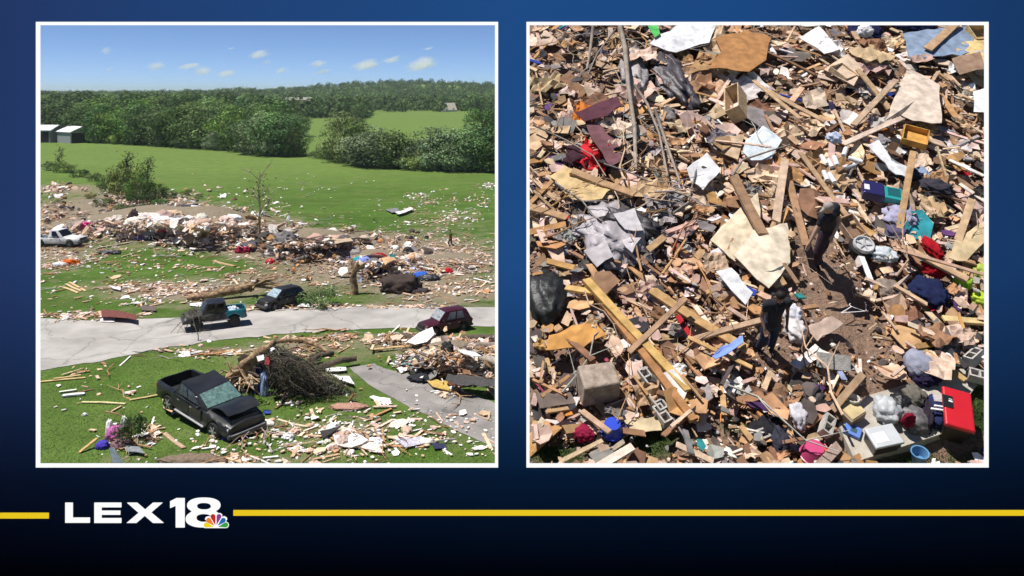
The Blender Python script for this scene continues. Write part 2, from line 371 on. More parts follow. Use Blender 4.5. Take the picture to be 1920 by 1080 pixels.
def lit(name, c):
    k = bpy.data.materials.new(name); k.use_nodes = True; q = k.node_tree.nodes['Principled BSDF']
    q.inputs['Base Color'].default_value = (0, 0, 0, 1); q.inputs['Specular IOR Level'].default_value = 0; q.inputs['Roughness'].default_value = 1
    q.inputs['Emission Color'].default_value = (*lut(c), 1); q.inputs['Emission Strength'].default_value = 2**-.32; return k
m.build('panel', [pm, mat('board_back_grey', (.5, .5, .5), na=.05)], board)  # unseen back face kept light grey to bounce light onto the bank
W1 = lit('lit_white', (255, 255, 255)); Y1 = lit('lit_yellow', (232, 198, 32))
def frame(x0, y0, x1, y1, w=6):
    m = MB(); a, b, c, d = bx(x0), bx(x1), bz(y1), bz(y0); k = w/F*BY
    for (p0, p1, q0, q1) in ((a, b, d-k, d), (a, b, c, c+k), (a, a+k, c+k, d-k), (b-k, b, c+k, d-k)):
        m.box(T((p0+p1)/2, .004, (q0+q1)/2), p1-p0, .022, q1-q0)
    return m.build('frame', W1, board)
frame(68, 41, 934, 876); frame(987, 41, 1853, 876)
def flat(name, poly, mt, par, dep=.006, y=-.0015, holes=None):
    bm = bmesh.new()
    def loop(pts): return [bm.verts.new((bx(a), 0, bz(b))) for a, b in pts]
    ed = []
    for pts in [poly]+(holes or []):
        vv_ = loop(pts); ed += [bm.edges.new((vv_[i], vv_[(i+1) % len(vv_)])) for i in range(len(vv_))]
    bmesh.ops.triangle_fill(bm, use_beauty=True, use_dissolve=False, edges=ed)
    ext = bmesh.ops.extrude_face_region(bm, geom=bm.faces[:])
    for e in ext['geom']:
        if isinstance(e, bmesh.types.BMVert): e.co.y -= dep
    bmesh.ops.recalc_face_normals(bm, faces=bm.faces[:])
    me = bpy.data.meshes.new(name); bm.to_mesh(me); bm.free(); me.materials.append(mt)
    o = bpy.data.objects.new(name, me); C.objects.link(o); o.parent = par; o.location.y = y; return o
flat('stripe', [(-500, 961), (92, 961), (92, 971.5), (-500, 971.5)], Y1, board)
flat('stripe', [(438, 956), (2420, 956), (2420, 966.2), (438, 966.2)], Y1, board)
flat('letter', [(123, 942), (137, 942), (137, 970), (169, 970), (169, 979.5), (123, 979.5)], W1, board)
flat('letter', [(177.5, 942), (228, 942), (228, 950.5), (191, 950.5), (191, 957), (226, 957), (226, 964.5), (191, 964.5), (191, 971), (228, 971), (228, 979.8), (177.5, 979.8)], W1, board)
flat('letter', [(239, 942), (257.5, 942), (272.3, 954.8), (287, 942), (305.5, 942), (284, 960.5), (307, 979.8), (287.5, 979.8), (272.2, 966.5), (256.5, 979.8), (238, 979.8), (260.5, 960.8)], W1, board)
flat('letter', [(331, 933.5), (346.7, 933.5), (346.7, 988.3), (330, 988.3), (330, 947.8), (319.5, 952), (319.5, 939.3)], W1, board)
def ell(cx, cy, rx, ry, a0, a1, n): return [(cx+rx*math.copysign(abs(math.cos(R(a)))**.86, math.cos(R(a))), cy-ry*math.copysign(abs(math.sin(R(a)))**.9, math.sin(R(a)))) for a in np.linspace(a0, a1, n)]
o8 = ell(382.5, 946.8, 31.2, 14.2, -48, 228, 30)+ell(382.5, 972.3, 34, 16, 140, 400, 30)
flat('letter', o8, W1, board, holes=[ell(382.8, 948.6, 13.2, 6.4, 0, 345, 20), ell(382.8, 970.6, 14.3, 7.6, 0, 345, 20)])
peacock = flat('emblem', [(384, 988.8), (382, 984), (384.5, 978), (389, 976.5), (385, 972), (387, 968), (393, 966.5), (395.5, 968), (394.6, 963), (398, 961), (403.5, 961), (406, 964), (408.5, 961), (414, 961), (417.5, 963.5), (417, 968), (421, 966.5), (426, 969), (426.8, 973), (424, 976.5), (428.5, 979), (430.2, 983), (428.5, 987.5), (425, 988.8)], W1, board, dep=.003, y=-.0085)
def feather(ang, L, r, mt):      # tear drop from the root of the fan
    cx, cy = 406, 987.2; ux, uy = math.sin(R(ang)), -math.cos(R(ang)); tx, ty = cx+ux*(L-r), cy+uy*(L-r); px_, py_ = -uy, ux
    pts = [(cx+ux*4.5, cy+uy*4.5)]+[(tx+r*(math.cos(t)*px_+math.sin(t)*ux), ty+r*(math.cos(t)*py_+math.sin(t)*uy)) for t in np.linspace(-.15, math.pi+.15, 12)]
    pts = [(a, min(b, 987.8)) for a, b in pts]
    return flat('feather', pts, mt, peacock, dep=.003, y=-.0035)
for ang, L, r, c in ((-76, 23.3, 4.6, (236, 214, 30)), (-46, 23.5, 4.6, (240, 128, 45)), (-15.5, 25.5, 4.5, (190, 42, 35)), (15.5, 25.5, 4.5, (140, 60, 145)), (46, 23.5, 4.6, (27, 110, 175)), (76, 23.3, 4.6, (60, 160, 70))):
    feather(ang, L, r, lit('lit_feather', c))
for px in (-250, 960, 2170):  # posts added as supports to hold up the graphic's board
    m = MB(); m.box(T(bx(px), .12, (ZB[3]-.2)/2), .12, .18, ZB[3]-.2); m.build('post', mat('galvanised_steel', (.45, .46, .47), rough=.5, metal=.6), board)

# ------------------------------------------------------------------ clouds
cm = bpy.data.materials.new('cloud_vapour'); cm.use_nodes = True; n = cm.node_tree.nodes; l = cm.node_tree.links
n.remove(n['Principled BSDF']); pv = n.new('ShaderNodeVolumePrincipled'); l.new(pv.outputs[0], n['Material Output'].inputs['Volume'])
pv.inputs['Color'].default_value = (.96, .98, 1, 1); pv.inputs['Anisotropy'].default_value = .2
tc = n.new('ShaderNodeTexCoord'); oi = n.new('ShaderNodeObjectInfo'); ad = n.new('ShaderNodeVectorMath'); ad.operation = 'ADD'
mu = n.new('ShaderNodeMath'); mu.operation = 'MULTIPLY'; mu.inputs[1].default_value = 40; l.new(oi.outputs['Random'], mu.inputs[0])
l.new(tc.outputs['Object'], ad.inputs[0]); l.new(mu.outputs[0], ad.inputs[1])
nz = n.new('ShaderNodeTexNoise'); nz.inputs['Scale'].default_value = 1.7; nz.inputs['Detail'].default_value = 5; nz.inputs['Roughness'].default_value = .62; l.new(ad.outputs[0], nz.inputs['Vector'])
ln = n.new('ShaderNodeVectorMath'); ln.operation = 'LENGTH'; l.new(tc.outputs['Object'], ln.inputs[0])
m1 = n.new('ShaderNodeMath'); m1.operation = 'MULTIPLY_ADD'; l.new(ln.outputs['Value'], m1.inputs[0]); m1.inputs[1].default_value = -.55; l.new(nz.outputs[0], m1.inputs[2])
m2 = n.new('ShaderNodeMapRange'); l.new(m1.outputs[0], m2.inputs[0]); m2.inputs[1].default_value = .10; m2.inputs[2].default_value = .40; m2.inputs[3].default_value = 0; m2.inputs[4].default_value = 1
m3 = n.new('ShaderNodeMath'); m3.operation = 'MULTIPLY'; l.new(m2.outputs[0], m3.inputs[0]); m3.inputs[1].default_value = .022; l.new(m3.outputs[0], pv.inputs['Density'])
CLOUDS = [(200, 95, 13, 10), (205, 131, 9, 6), (293, 124, 22, 12), (355, 124, 28, 8), (380, 133, 26, 13), (425, 138, 26, 10), (433, 91, 9, 4), (485, 102, 26, 11), (500, 117, 12, 7), (528, 132, 18, 8), (597, 120, 22, 10), (603, 135, 22, 7), (686, 122, 38, 14), (735, 112, 26, 8), (790, 121, 44, 17), (803, 91, 14, 4)]
ORD = ['first', 'second', 'third', 'fourth', 'fifth', 'sixth', 'seventh', 'eighth', 'ninth', 'tenth', 'eleventh', 'twelfth', 'thirteenth', 'fourteenth', 'fifteenth', 'sixteenth', 'seventeenth', 'eighteenth', 'nineteenth', 'twentieth', 'twenty-first', 'twenty-second', 'twenty-third', 'twenty-fourth', 'twenty-fifth', 'twenty-sixth', 'twenty-seventh', 'twenty-eighth', 'twenty-ninth', 'thirtieth', 'thirty-first', 'thirty-second', 'thirty-third', 'thirty-fourth', 'thirty-fifth', 'thirty-sixth']
bm = bmesh.new(); bmesh.ops.create_icosphere(bm, subdivisions=3, radius=1.15)
for v in bm.verts: v.co *= 1+.25*noise.noise(v.co*1.6)
cme = bpy.data.meshes.new('cloud'); bm.to_mesh(cme); bm.free(); cme.materials.append(cm)
CD = 5000
for i, (px, py, w, h) in enumerate(CLOUDS):
    o = bpy.data.objects.new('cloud', cme); C.objects.link(o)
    o.location = ((px-HX)/F*CD, CD, CZ+(HY-py)/F*CD); o.scale = (w/F*CD, w/F*CD*.8, h/F*CD); o.rotation_euler = (0, R(-12), 0)
    sz = 'tiny wispy' if w < 15 else ('small' if w < 30 else 'larger puffy')
    tag(o, f'{sz} white cloud in the blue sky, {ORD[i]} counted from the left', 'cloud', 'fair weather clouds')

# ------------------------------------------------------------------ trees
def crown_mesh(name, seed, nl, per, leaf, rx=.36, rz=.40, cz=.58, squash=1.0):
    rs = np.random.RandomState(seed); V = []; Fc = []
    lobes = []
    for k in range(nl):
        d = rs.normal(size=3); d /= np.linalg.norm(d); r = rs.uniform(.45, .95)**.7
        c = np.array([d[0]*rx*r, d[1]*rx*r, cz+d[2]*rz*r]); lobes.append((c, rs.uniform(.11, .23)))
    q = []
    for c, rad in lobes:
        d = rs.normal(size=(per, 3)); d /= np.linalg.norm(d, axis=1)[:, None]
        rr = rad*(rs.uniform(.78, 1.10, size=(per, 1)))
        pos = c+d*rr*np.array([1.15, 1.15, .85])
        nrm = d+np.array([0, 0, .25])+rs.normal(size=(per, 3))*.32; nrm /= np.linalg.norm(nrm, axis=1)[:, None]
        t = np.cross(nrm, rs.normal(size=(per, 3))); t /= np.linalg.norm(t, axis=1)[:, None]; b = np.cross(nrm, t)
        s = leaf*rs.uniform(.6, 1.3, size=(per, 1))
        q.append(np.stack([pos-t*s-b*s*.2, pos+b*s*.75, pos+t*s+b*s*.1, pos-b*s*.7], axis=1))
    q = np.concatenate(q).reshape(-1, 3)
    me = bpy.data.meshes.new(name); n4 = len(q)//4
    me.vertices.add(len(q)); me.vertices.foreach_set('co', q.ravel())
    me.loops.add(len(q)); me.loops.foreach_set('vertex_index', np.arange(len(q)))
    me.polygons.add(n4); me.polygons.foreach_set('loop_start', np.arange(0, len(q), 4)); me.polygons.foreach_set('loop_total', np.full(n4, 4))
    me.update(calc_edges=True); ta = me.attributes.new('Tone', 'FLOAT', 'FACE'); ta.data.foreach_set('value', (np.repeat(rs.uniform(.55, 1.35, nl), per)*rs.uniform(.75, 1.25, nl*per)).astype(np.float32)); return me, q
def leafmat(name, c, tr=.15):
    m_ = mat(name, c, rough=.75, ns=3.5, na=.45, trans=tr, spec=.2, detail=3); n_ = m_.node_tree.nodes; l_ = m_.node_tree.links     # each tree its own tone
    oi_ = n_.new('ShaderNodeObjectInfo'); hs = n_.new('ShaderNodeHueSaturation'); src = n_['Principled BSDF'].inputs['Base Color'].links[0].from_socket
    for mul, key, lo, hi in ((1, 'Value', .95, 1.9), (7.3, 'Hue', .475, .52), (13.7, 'Saturation', .8, 1.12)):
        a_ = n_.new('ShaderNodeMath'); a_.operation = 'MULTIPLY'; a_.inputs[1].default_value = mul; l_.new(oi_.outputs['Random'], a_.inputs[0])
        f_ = n_.new('ShaderNodeMath'); f_.operation = 'FRACT'; l_.new(a_.outputs[0], f_.inputs[0]); r_ = n_.new('ShaderNodeMapRange'); r_.inputs[3].default_value = lo; r_.inputs[4].default_value = hi; l_.new(f_.outputs[0], r_.inputs[0]); l_.new(r_.outputs[0], hs.inputs[key])
    ta_ = n_.new('ShaderNodeAttribute'); ta_.attribute_name = 'Tone'; tm = n_.new('ShaderNodeMix'); tm.data_type = 'RGBA'; tm.blend_type = 'MULTIPLY'; tm.inputs[0].default_value = 1; l_.new(src, tm.inputs[6]); l_.new(ta_.outputs['Fac'], tm.inputs[7]); src = tm.outputs[2]
    l_.new(src, hs.inputs['Color']); l_.new(hs.outputs[0], n_['Principled BSDF'].inputs['Base Color']); l_.new(hs.outputs[0], n_['Translucent BSDF'].inputs['Color'])
    return m_
LM = {'dark': leafmat('leaf_dark', (.055, .105, .028)), 'mid': leafmat('leaf_mid', (.088, .160, .036)), 'light': leafmat('leaf_light', (.135, .215, .046)),
      'grey': leafmat('leaf_grey', (.120, .170, .080)), 'olive': leafmat('leaf_olive', (.112, .155, .042))}
crowns = []
for s in range(7):
    me_, _ = crown_mesh('crown', 100+s, 30+s % 3*6, 125, .021, rx=(.36, .42, .34, .46, .40, .5, .38)[s], rz=(.50, .48, .50, .46, .50, .44, .52)[s], cz=(.48, .50, .47, .48, .48, .44, .48)[s])
    me_.materials.append(LM['mid']); crowns.append(me_)
bushes = []
for s in range(3):
    me_, _ = crown_mesh('crown', 300+s, 22, 90, .030, rx=.62, rz=.40, cz=.42); me_.materials.append(LM['mid']); bushes.append(me_)
bark = mat('bark', (.11, .085, .065), rough=.95, ns=8, na=.4, bump=.5, bs=25)
trunks = []
for s in range(3):
    m = MB(); rnd = random.Random(s)
    m.tube([(0, 0, -.02), (.01, 0, .15), (.0, .015, .35), (.01, .01, .6), (0, 0, .8)], [.035, .024, .020, .013, .004], 7)
    for k in range(7):
        a = rnd.uniform(0, 6.28); z = rnd.uniform(.25, .5); d = Vector((math.cos(a), math.sin(a), .9))
        b = Vector((0, 0, z)); m.tube([b, b+d*.1, b+d*.2+Vector((0, 0, .04)), b+d*.3], [.011, .008, .005, .002], 5)
    trunks.append(m.mesh('trunk', bark, smooth=180))
def tree(px, py, hpx, kind, label, wide=1.0, var=0, bush=False, cat='tree', group='trees along the field edge', name='tree'):
    p = P(px, py); p.z = gz(p.x, p.y)-.1; h = hpx*p.y/F
    t = thing(name, label, cat, T(p) @ RZ(random.uniform(0, 360)) @ SC(h*wide, h*wide, h), group)
    src = bushes if bush else crowns
    for nm, me_ in (('crown', src[var % len(src)]), ('trunk', trunks[var % 3])):
        o = bpy.data.objects.new(nm, me_); C.objects.link(o); o.parent = t
        if nm == 'crown': o.material_slots[0].link = 'OBJECT'; o.material_slots[0].material = LM[kind]
    return t
KW = {'dark': 'dark green', 'mid': 'leafy green', 'light': 'bright green', 'grey': 'grey green', 'olive': 'olive green'}
front = [(84, 263, 92, 'dark', 1.1), (112, 263, 84, 'dark', 1.1), (146, 264, 82, 'dark', 1.1), (170, 265, 60, 'grey', 1.1), (193, 267, 84, 'mid', 1.0), (222, 268, 78, 'light', 1.1), (248, 269, 96, 'mid', 1.0),
 (270, 271, 104, 'dark', 1.0), (300, 273, 88, 'mid', 1.1), (326, 275, 90, 'dark', 1.0), (352, 276, 98, 'mid', 1.0), (380, 278, 90, 'olive', 1.1), (408, 281, 44, 'grey', 1.1), (428, 281, 96, 'mid', 1.0), (452, 284, 82, 'dark', 1.0), (484, 289, 92, 'grey', 1.1),
 (512, 291, 96, 'mid', 1.1), (540, 293, 82, 'dark', 1.0), (556, 293, 62, 'olive', .8), (646, 304, 118, 'olive', .72), (668, 305, 92, 'mid', .8), (672, 310, 74, 'grey', 1.3), (708, 313, 88, 'grey', 1.35), (742, 314, 86, 'olive', 1.2),
 (790, 316, 66, 'grey', 1.2), (826, 318, 92, 'grey', 1.2), (858, 319, 98, 'grey', 1.25), (894, 320, 100, 'mid', 1.05), (924, 320, 112, 'dark', 1.1), (952, 322, 112, 'dark', 1.1)]
for i, (px, py, h, k, w) in enumerate(front):
    tall = 'tall' if h > 100 else ('low' if h < 65 else 'full')
    tree(px, py, h*.87, k, f'{tall} {KW[k]} tree at the far edge of the field, {ORD[i]} from the left', w*1.12, i)
low = [(180, 268, 22, 'mid'), (232, 270, 30, 'light'), (262, 272, 24, 'mid'), (340, 278, 24, 'dark'), (470, 290, 34, 'grey'), (500, 293, 40, 'grey'), (590, 296, 20, 'olive'), (606, 298, 26, 'mid'), (622, 301, 30, 'dark'), (690, 314, 30, 'grey'), (730, 316, 28, 'mid'), (765, 318, 34, 'light'), (782, 319, 36, 'light'), (812, 320, 34, 'grey'), (845, 321, 36, 'grey'), (880, 321, 42, 'grey'), (912, 322, 40, 'olive')]
for i, (px, py, h, k) in enumerate(low):
    tree(px, py, h, k, f'low {KW[k]} bush at the foot of the treeline, {ORD[i]} from the left', 1.2, i, True, 'bush', 'bushes at the foot of the treeline', 'bush')
second = [(95, 250, 80, 'dark'), (135, 248, 76, 'dark'), (178, 249, 78, 'mid'), (205, 246, 70, 'mid'), (236, 247, 78, 'dark'), (262, 246, 80, 'dark'), (292, 248, 78, 'mid'), (318, 248, 80, 'dark'), (345, 250, 82, 'dark'), (370, 250, 76, 'mid'), (398, 252, 80, 'light'), (424, 252, 76, 'mid'), (450, 254, 78, 'dark'), (478, 256, 74, 'mid'), (505, 258, 72, 'light'), (530, 258, 62, 'mid'), (555, 260, 56, 'dark'), (668, 238, 44, 'mid'), (905, 262, 78, 'dark'), (935, 258, 80, 'dark')]
for i, (px, py, h, k) in enumerate(second):
    tree(px, py-4, h*.84, k, f'{KW[k]} tree in the row behind the treeline, {ORD[i]} from the left', 1.2, i+3, group='trees behind the treeline')
# far-off wood that reads as one mass: many light crowns in one mesh
_, tq = crown_mesh('far', 900, 14, 6, .084, rx=.42, rz=.42, cz=.48)
rs = np.random.RandomState(5); Q = []; tries = 0; far_n = 0
def addfar(x, y, h):
    a = rs.uniform(0, 6.28); c, s = math.cos(a), math.sin(a); q = tq.copy(); k = rs.uniform(.95, 1.5)
    q = np.stack([(q[:, 0]*c-q[:, 1]*s)*h*k, (q[:, 0]*s+q[:, 1]*c)*h*k, q[:, 2]*h], axis=1)+np.array([x, y, gz(x, y)-.6]); Q.append(q)
def back_field(px, py): return (540 < px < 900 and py > 212 and not (px < 690 and py < 222)) or (850 < px < 1000 and py > 211)
for k in range(11500):
    y = math.exp(rs.uniform(math.log(300), math.log(3600))); px = rs.uniform(-60, 1010); py = HY+CZ*F/y
    if back_field(px, py) or py > 245: continue
    if px > 560 and 206 < py < 214 and rs.rand() < .5: continue
    addfar((px-HX)/F*y, y, (rs.uniform(7, 13) if rs.rand() < .85 else rs.uniform(12, 17))*(1.0 if px < 480 else .85)*(.9 if y > 1000 and px > 480 else 1))
Qa = np.concatenate(Q); n4 = len(Qa)//4
me = bpy.data.meshes.new('distant_wood'); me.vertices.add(len(Qa)); me.vertices.foreach_set('co', Qa.ravel()); me.loops.add(len(Qa)); me.loops.foreach_set('vertex_index', np.arange(len(Qa)))
me.polygons.add(n4); me.polygons.foreach_set('loop_start', np.arange(0, len(Qa), 4)); me.polygons.foreach_set('loop_total', np.full(n4, 4)); me.update(calc_edges=True)
ca = me.attributes.new('Col', 'FLOAT_COLOR', 'FACE'); per_ = len(tq)//4; tone = np.repeat(np.array([[.098, .160, .048]])*rs.uniform(.5, 1.35, size=(len(Q), 1))*rs.uniform(.9, 1.1, size=(len(Q), 3)), per_, axis=0)
ca.data.foreach_set('color', np.concatenate([tone, np.ones((len(tone), 1))], axis=1).astype(np.float32).ravel())
me.materials.append(mat('leaf_far', attr=True, rough=.8, ns=.02, na=.2, trans=.15, spec=.1, detail=6))
dwood = bpy.data.objects.new('distant_wood', me); C.objects.link(dwood); tag(dwood, 'distant wooded ridge along the horizon', 'wood', kind='stuff')

# ------------------------------------------------------------------ barns and far houses
tin = mat('white_tin', (.78, .78, .79), rough=.45, ns=2, na=.06, metal=.1); barnwall = mat('grey_siding', (.24, .25, .27), rough=.7, ns=2, na=.15); darkin = mat('interior_shade_paint', (.02, .02, .022), rough=1, na=0)  # near-black panels on closed walls paint the shade inside doors and windows
def house(name, label, cat, px, py, w, d, h, rh, yaw, wall, roof, openings=(), group=None, chimney=False):
    p = P(px, py); p.z = gz(p.x, p.y)-.05
    t = thing(name, label, cat, T(p) @ RZ(yaw), group); m = MB()
    m.add([(-w/2, -d/2, 0), (w/2, -d/2, 0), (w/2, d/2, 0), (-w/2, d/2, 0), (-w/2, -d/2, h), (w/2, -d/2, h), (w/2, d/2, h), (-w/2, d/2, h), (w/2, 0, h+rh), (-w/2, 0, h+rh)],
          [(0, 1, 5, 4), (1, 2, 6, 8, 5), (2, 3, 7, 6), (3, 0, 4, 9, 7)]); m.build('wall', wall, t)
    e = .35; sl = rh/(d/2)
    rf = None
    for sgn in (-1, 1):
        m = MB(); a = [(-w/2-e, sgn*(d/2+e), h-sl*e+.03), (w/2+e, sgn*(d/2+e), h-sl*e+.03), (w/2+e, 0, h+rh+.03), (-w/2-e, 0, h+rh+.03)]
        m.add(a+[(x, y, z+.14) for x, y, z in a], [(0, 1, 2, 3), (4, 7, 6, 5), (0, 4, 5, 1), (1, 5, 6, 2), (2, 6, 7, 3), (3, 7, 4, 0)]); rf = m.build('roof', roof, t)
    if chimney: m = MB(); m.box(T(w*.2, 0, h+rh+.4), .7, .7, 1.6); m.build('chimney', mat('brick_red', (.28, .11, .08), ns=10), rf)
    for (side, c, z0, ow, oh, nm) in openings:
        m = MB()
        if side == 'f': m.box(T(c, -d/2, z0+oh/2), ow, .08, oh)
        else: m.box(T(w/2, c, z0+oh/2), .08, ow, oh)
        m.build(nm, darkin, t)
    return t
house('barn', 'pole barn cut by the left picture edge, white tin roof and dark open front', 'barn', 84, 266, 9.0, 8, 3.9, 1.4, -4, barnwall, tin, [('f', 2.0, 0.1, 4.0, 3.3, 'opening_shade'), ('f', -2.2, .1, 3.9, 3.3, 'opening_shade')], 'white roofed barns')
house('barn', 'small grey barn with white tin roof and dark doorway in its gable end', 'barn', 141, 267, 8.0, 7.0, 3.6, 1.5, -34, mat('pale_siding', (.30, .31, .33), rough=.7, ns=2, na=.12), tin, [('r', 0, .1, 6.2, 3.2, 'opening_shade')], 'white roofed barns')
shing = mat('grey_shingle', (.34, .31, .29), rough=.8, ns=1, na=.15); pale = mat('pale_wall', (.6, .58, .55), rough=.8, ns=1, na=.1)
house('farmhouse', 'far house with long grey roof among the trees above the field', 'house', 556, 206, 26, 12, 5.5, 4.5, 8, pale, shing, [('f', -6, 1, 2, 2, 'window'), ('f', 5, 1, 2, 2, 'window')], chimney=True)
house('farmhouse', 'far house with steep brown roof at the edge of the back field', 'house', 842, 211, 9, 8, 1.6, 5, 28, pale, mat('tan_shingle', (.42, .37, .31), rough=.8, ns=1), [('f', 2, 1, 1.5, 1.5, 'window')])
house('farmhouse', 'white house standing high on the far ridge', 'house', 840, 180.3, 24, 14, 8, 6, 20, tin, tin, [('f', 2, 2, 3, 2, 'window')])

# ------------------------------------------------------------------ debris: materials and generators
DW = mat('debris_wood', attr=True, rough=.85, ns=6, na=.30, bump=.35, bs=30, spec=.2, stretch=(1, 1, 1))
DS = mat('debris_sheet', attr=True, rough=.8, ns=5, na=.34, bump=.15, bs=12, spec=.25)
DR = mat('debris_rubble', attr=True, rough=.95, ns=9, na=.35, bump=.5, bs=25, spec=.1)
CLOTH = mat('cloth', attr=True, rough=.95, ns=7, na=.22, bump=.3, bs=30, spec=.1)
PLAS = mat('plastic', attr=True, rough=.35, ns=4, na=.08, spec=.5)
BAG = mat('bag_film', attr=True, rough=.48, ns=6, na=.15, bump=.5, bs=14, spec=.5)
def g_plank(mb, M, d, col, rnd):
    L, w, t = d; n = 3 if L > .8 else 2; vs = []
    bend = rnd.uniform(-.02, .02)*L
    for i in range(n):
        f = i/(n-1)-.5
        for (y, z) in ((-.5, -.5), (.5, -.5), (.5, .5), (-.5, .5)):
            e = rnd.uniform(-.12, .12)*w*2 if i in (0, n-1) else 0
            vs.append(M @ Vector((f*L+e, y*w*(1 if i % 2 == 0 else rnd.uniform(.9, 1)), z*t+bend*(1-4*f*f))))
    fs = [(3, 2, 1, 0), tuple((n-1)*4+k for k in range(4))]
    for i in range(n-1):
        for k in range(4): fs.append((i*4+k, i*4+(k+1) % 4, (i+1)*4+(k+1) % 4, (i+1)*4+k))
    mb.add(vs, fs, col)
def g_sheet(mb, M, d, col, rnd):
    a, b, t = d; k = rnd.choice((4, 5, 5, 6, 7)); pts = []; ph = rnd.uniform(0, 1)
    for i in range(k):
        an = 2*math.pi*(i+ph+rnd.uniform(-.25, .25))/k; r = rnd.uniform(.75, 1.1)
        pts.append((a*.5*r*math.cos(an), b*.5*r*math.sin(an)))
    f = rnd.uniform(-.5, .5)*min(a, b) if rnd.random() < .6 else 0
    cr = rnd.uniform(-.06, .06)*a
    top_ = [M @ Vector((x, y, t+abs(x)*f/(a+.01)+cr*noise.noise(Vector((x*7, y*7, ph*9))))) for x, y in pts]; cen = M @ Vector((0, 0, t))
    dn = M.to_3x3() @ Vector((0, 0, -t)); bot_ = [p+dn for p in top_]
    vs = top_+bot_+[cen, cen+dn]; fs = [(i, (i+1) % k, 2*k) for i in range(k)]+[(k+(i+1) % k, k+i, 2*k+1) for i in range(k)]+[(k+i, k+(i+1) % k, (i+1) % k, i) for i in range(k)]
    mb.add(vs, fs, col)
ICO = bmesh.new(); bmesh.ops.create_icosphere(ICO, subdivisions=1, radius=.5); ICOV = [v.co.copy() for v in ICO.verts]; ICOF = [tuple(v.index for v in f.verts) for f in ICO.faces]
def g_chunk(mb, M, d, col, rnd): mb.add([M @ Vector((v.x*d[0]*rnd.uniform(.7, 1.2), v.y*d[1]*rnd.uniform(.7, 1.2), v.z*d[2]*rnd.uniform(.7, 1.2))) for v in ICOV], ICOF, col)
def g_twig(mb, M, d, col, rnd):
    L, r = d[0], d[1]; pts = [M @ Vector(((i/4-.5)*L, rnd.uniform(-.07, .07)*L, rnd.uniform(-.05, .06)*L)) for i in range(5)]
    mb.tube(pts, [r, r*.9, r*.75, r*.55, r*.3], 5, col)
    for k in range(2):
        i = rnd.randint(1, 3); q = pts[i]; e = q+(pts[4]-pts[0])*rnd.uniform(.15, .3)+(M.to_3x3() @ Vector((0, rnd.choice((-1, 1))*L*rnd.uniform(.12, .25), L*rnd.uniform(0, .12))))
        mb.tube([q, q.lerp(e, .5), e], [r*.5, r*.4, r*.2], 4, col)
GEN = {'plank': g_plank, 'sheet': g_sheet, 'chunk': g_chunk, 'twig': g_twig}
def g_crumple(mb, M, d, col, rnd):       # torn, folded board, felt or cloth: a small warped grid with thickness
    a, b, t = d; nx_, ny_ = 6, 5; so = rnd.uniform(0, 50); vs = []
    for i in range(nx_+1):
        for j in range(ny_+1):
            u, v = i/nx_-.5, j/ny_-.5; e = (abs(u) > .49 or abs(v) > .49)*rnd.uniform(-.10, .10)
            z = .42*abs(noise.noise(Vector((u*3.1+so, v*3.1, so))))*a+.12*a*noise.noise(Vector((u*8, v*8+so, 2)))
            vs.append(Vector(((u+e)*a, (v+e*.7)*b, z)))
    fs = [(i*(ny_+1)+j, (i+1)*(ny_+1)+j, (i+1)*(ny_+1)+j+1, i*(ny_+1)+j+1) for i in range(nx_) for j in range(ny_)]
    mb.add([M @ v for v in vs], fs, col); mb.add([M @ (v-Vector((0, 0, t))) for v in vs], [tuple(reversed(f)) for f in fs], col)
GEN['crumple'] = g_crumple
GMAT = {'crumple': mat('torn_sheet', attr=True, rough=.9, ns=5, na=.3, bump=.3, bs=14, spec=.15), 'plank': DW, 'sheet': DS, 'chunk': DR, 'twig': DW}
def realise(specs, keep, place):      # the largest of each kind become things, the rest one mass of rubble
    by = {}
    for s in specs: by.setdefault(s['kind'], []).append(s)
    for kd, ls in by.items():
        ls.sort(key=lambda s: -s['size']); nm, cat, grp, noun, stuffname, stufflabel = place[kd]
        k = keep.get(kd, 0); rnd = random.Random(11)
        same = {}
        for s in ls[:k]: same.setdefault(s['label'], []).append(s)
        for lb, g_ in same.items():
            if len(g_) > 1:
                g_.sort(key=lambda s: s['M'].translation.x/s['M'].translation.y)
                for i, s in enumerate(g_): s['label'] = f'{lb}, {ORD[min(i, 35)]} from left'
        for s in ls[:k]:
            mb = MB(); GEN[kd](mb, s['M'], s['d'], s['col'], rnd); o = mb.build(nm, GMAT[kd], origin=s['M'].translation)
            tag(o, s['label'], cat, grp)
        if len(ls) > k:
            mb = MB()
            for s in ls[k:]: GEN[kd](mb, s['M'], s['d'], s['col'], rnd)
            tag(mb.build(stuffname, GMAT[kd]), stufflabel, stuffname.split('_')[-1], kind='stuff')
def nearest(marks, px, py):
    b = min(marks, key=lambda m: (m[0]-px)**2+(m[1]-py)**2); dx, dy = px-b[0], py-b[1]
    if abs(dx) > abs(dy)*1.3: return ('right of ' if dx > 0 else 'left of ')+b[2]
    return ('below ' if dy > 0 else 'above ')+b[2]
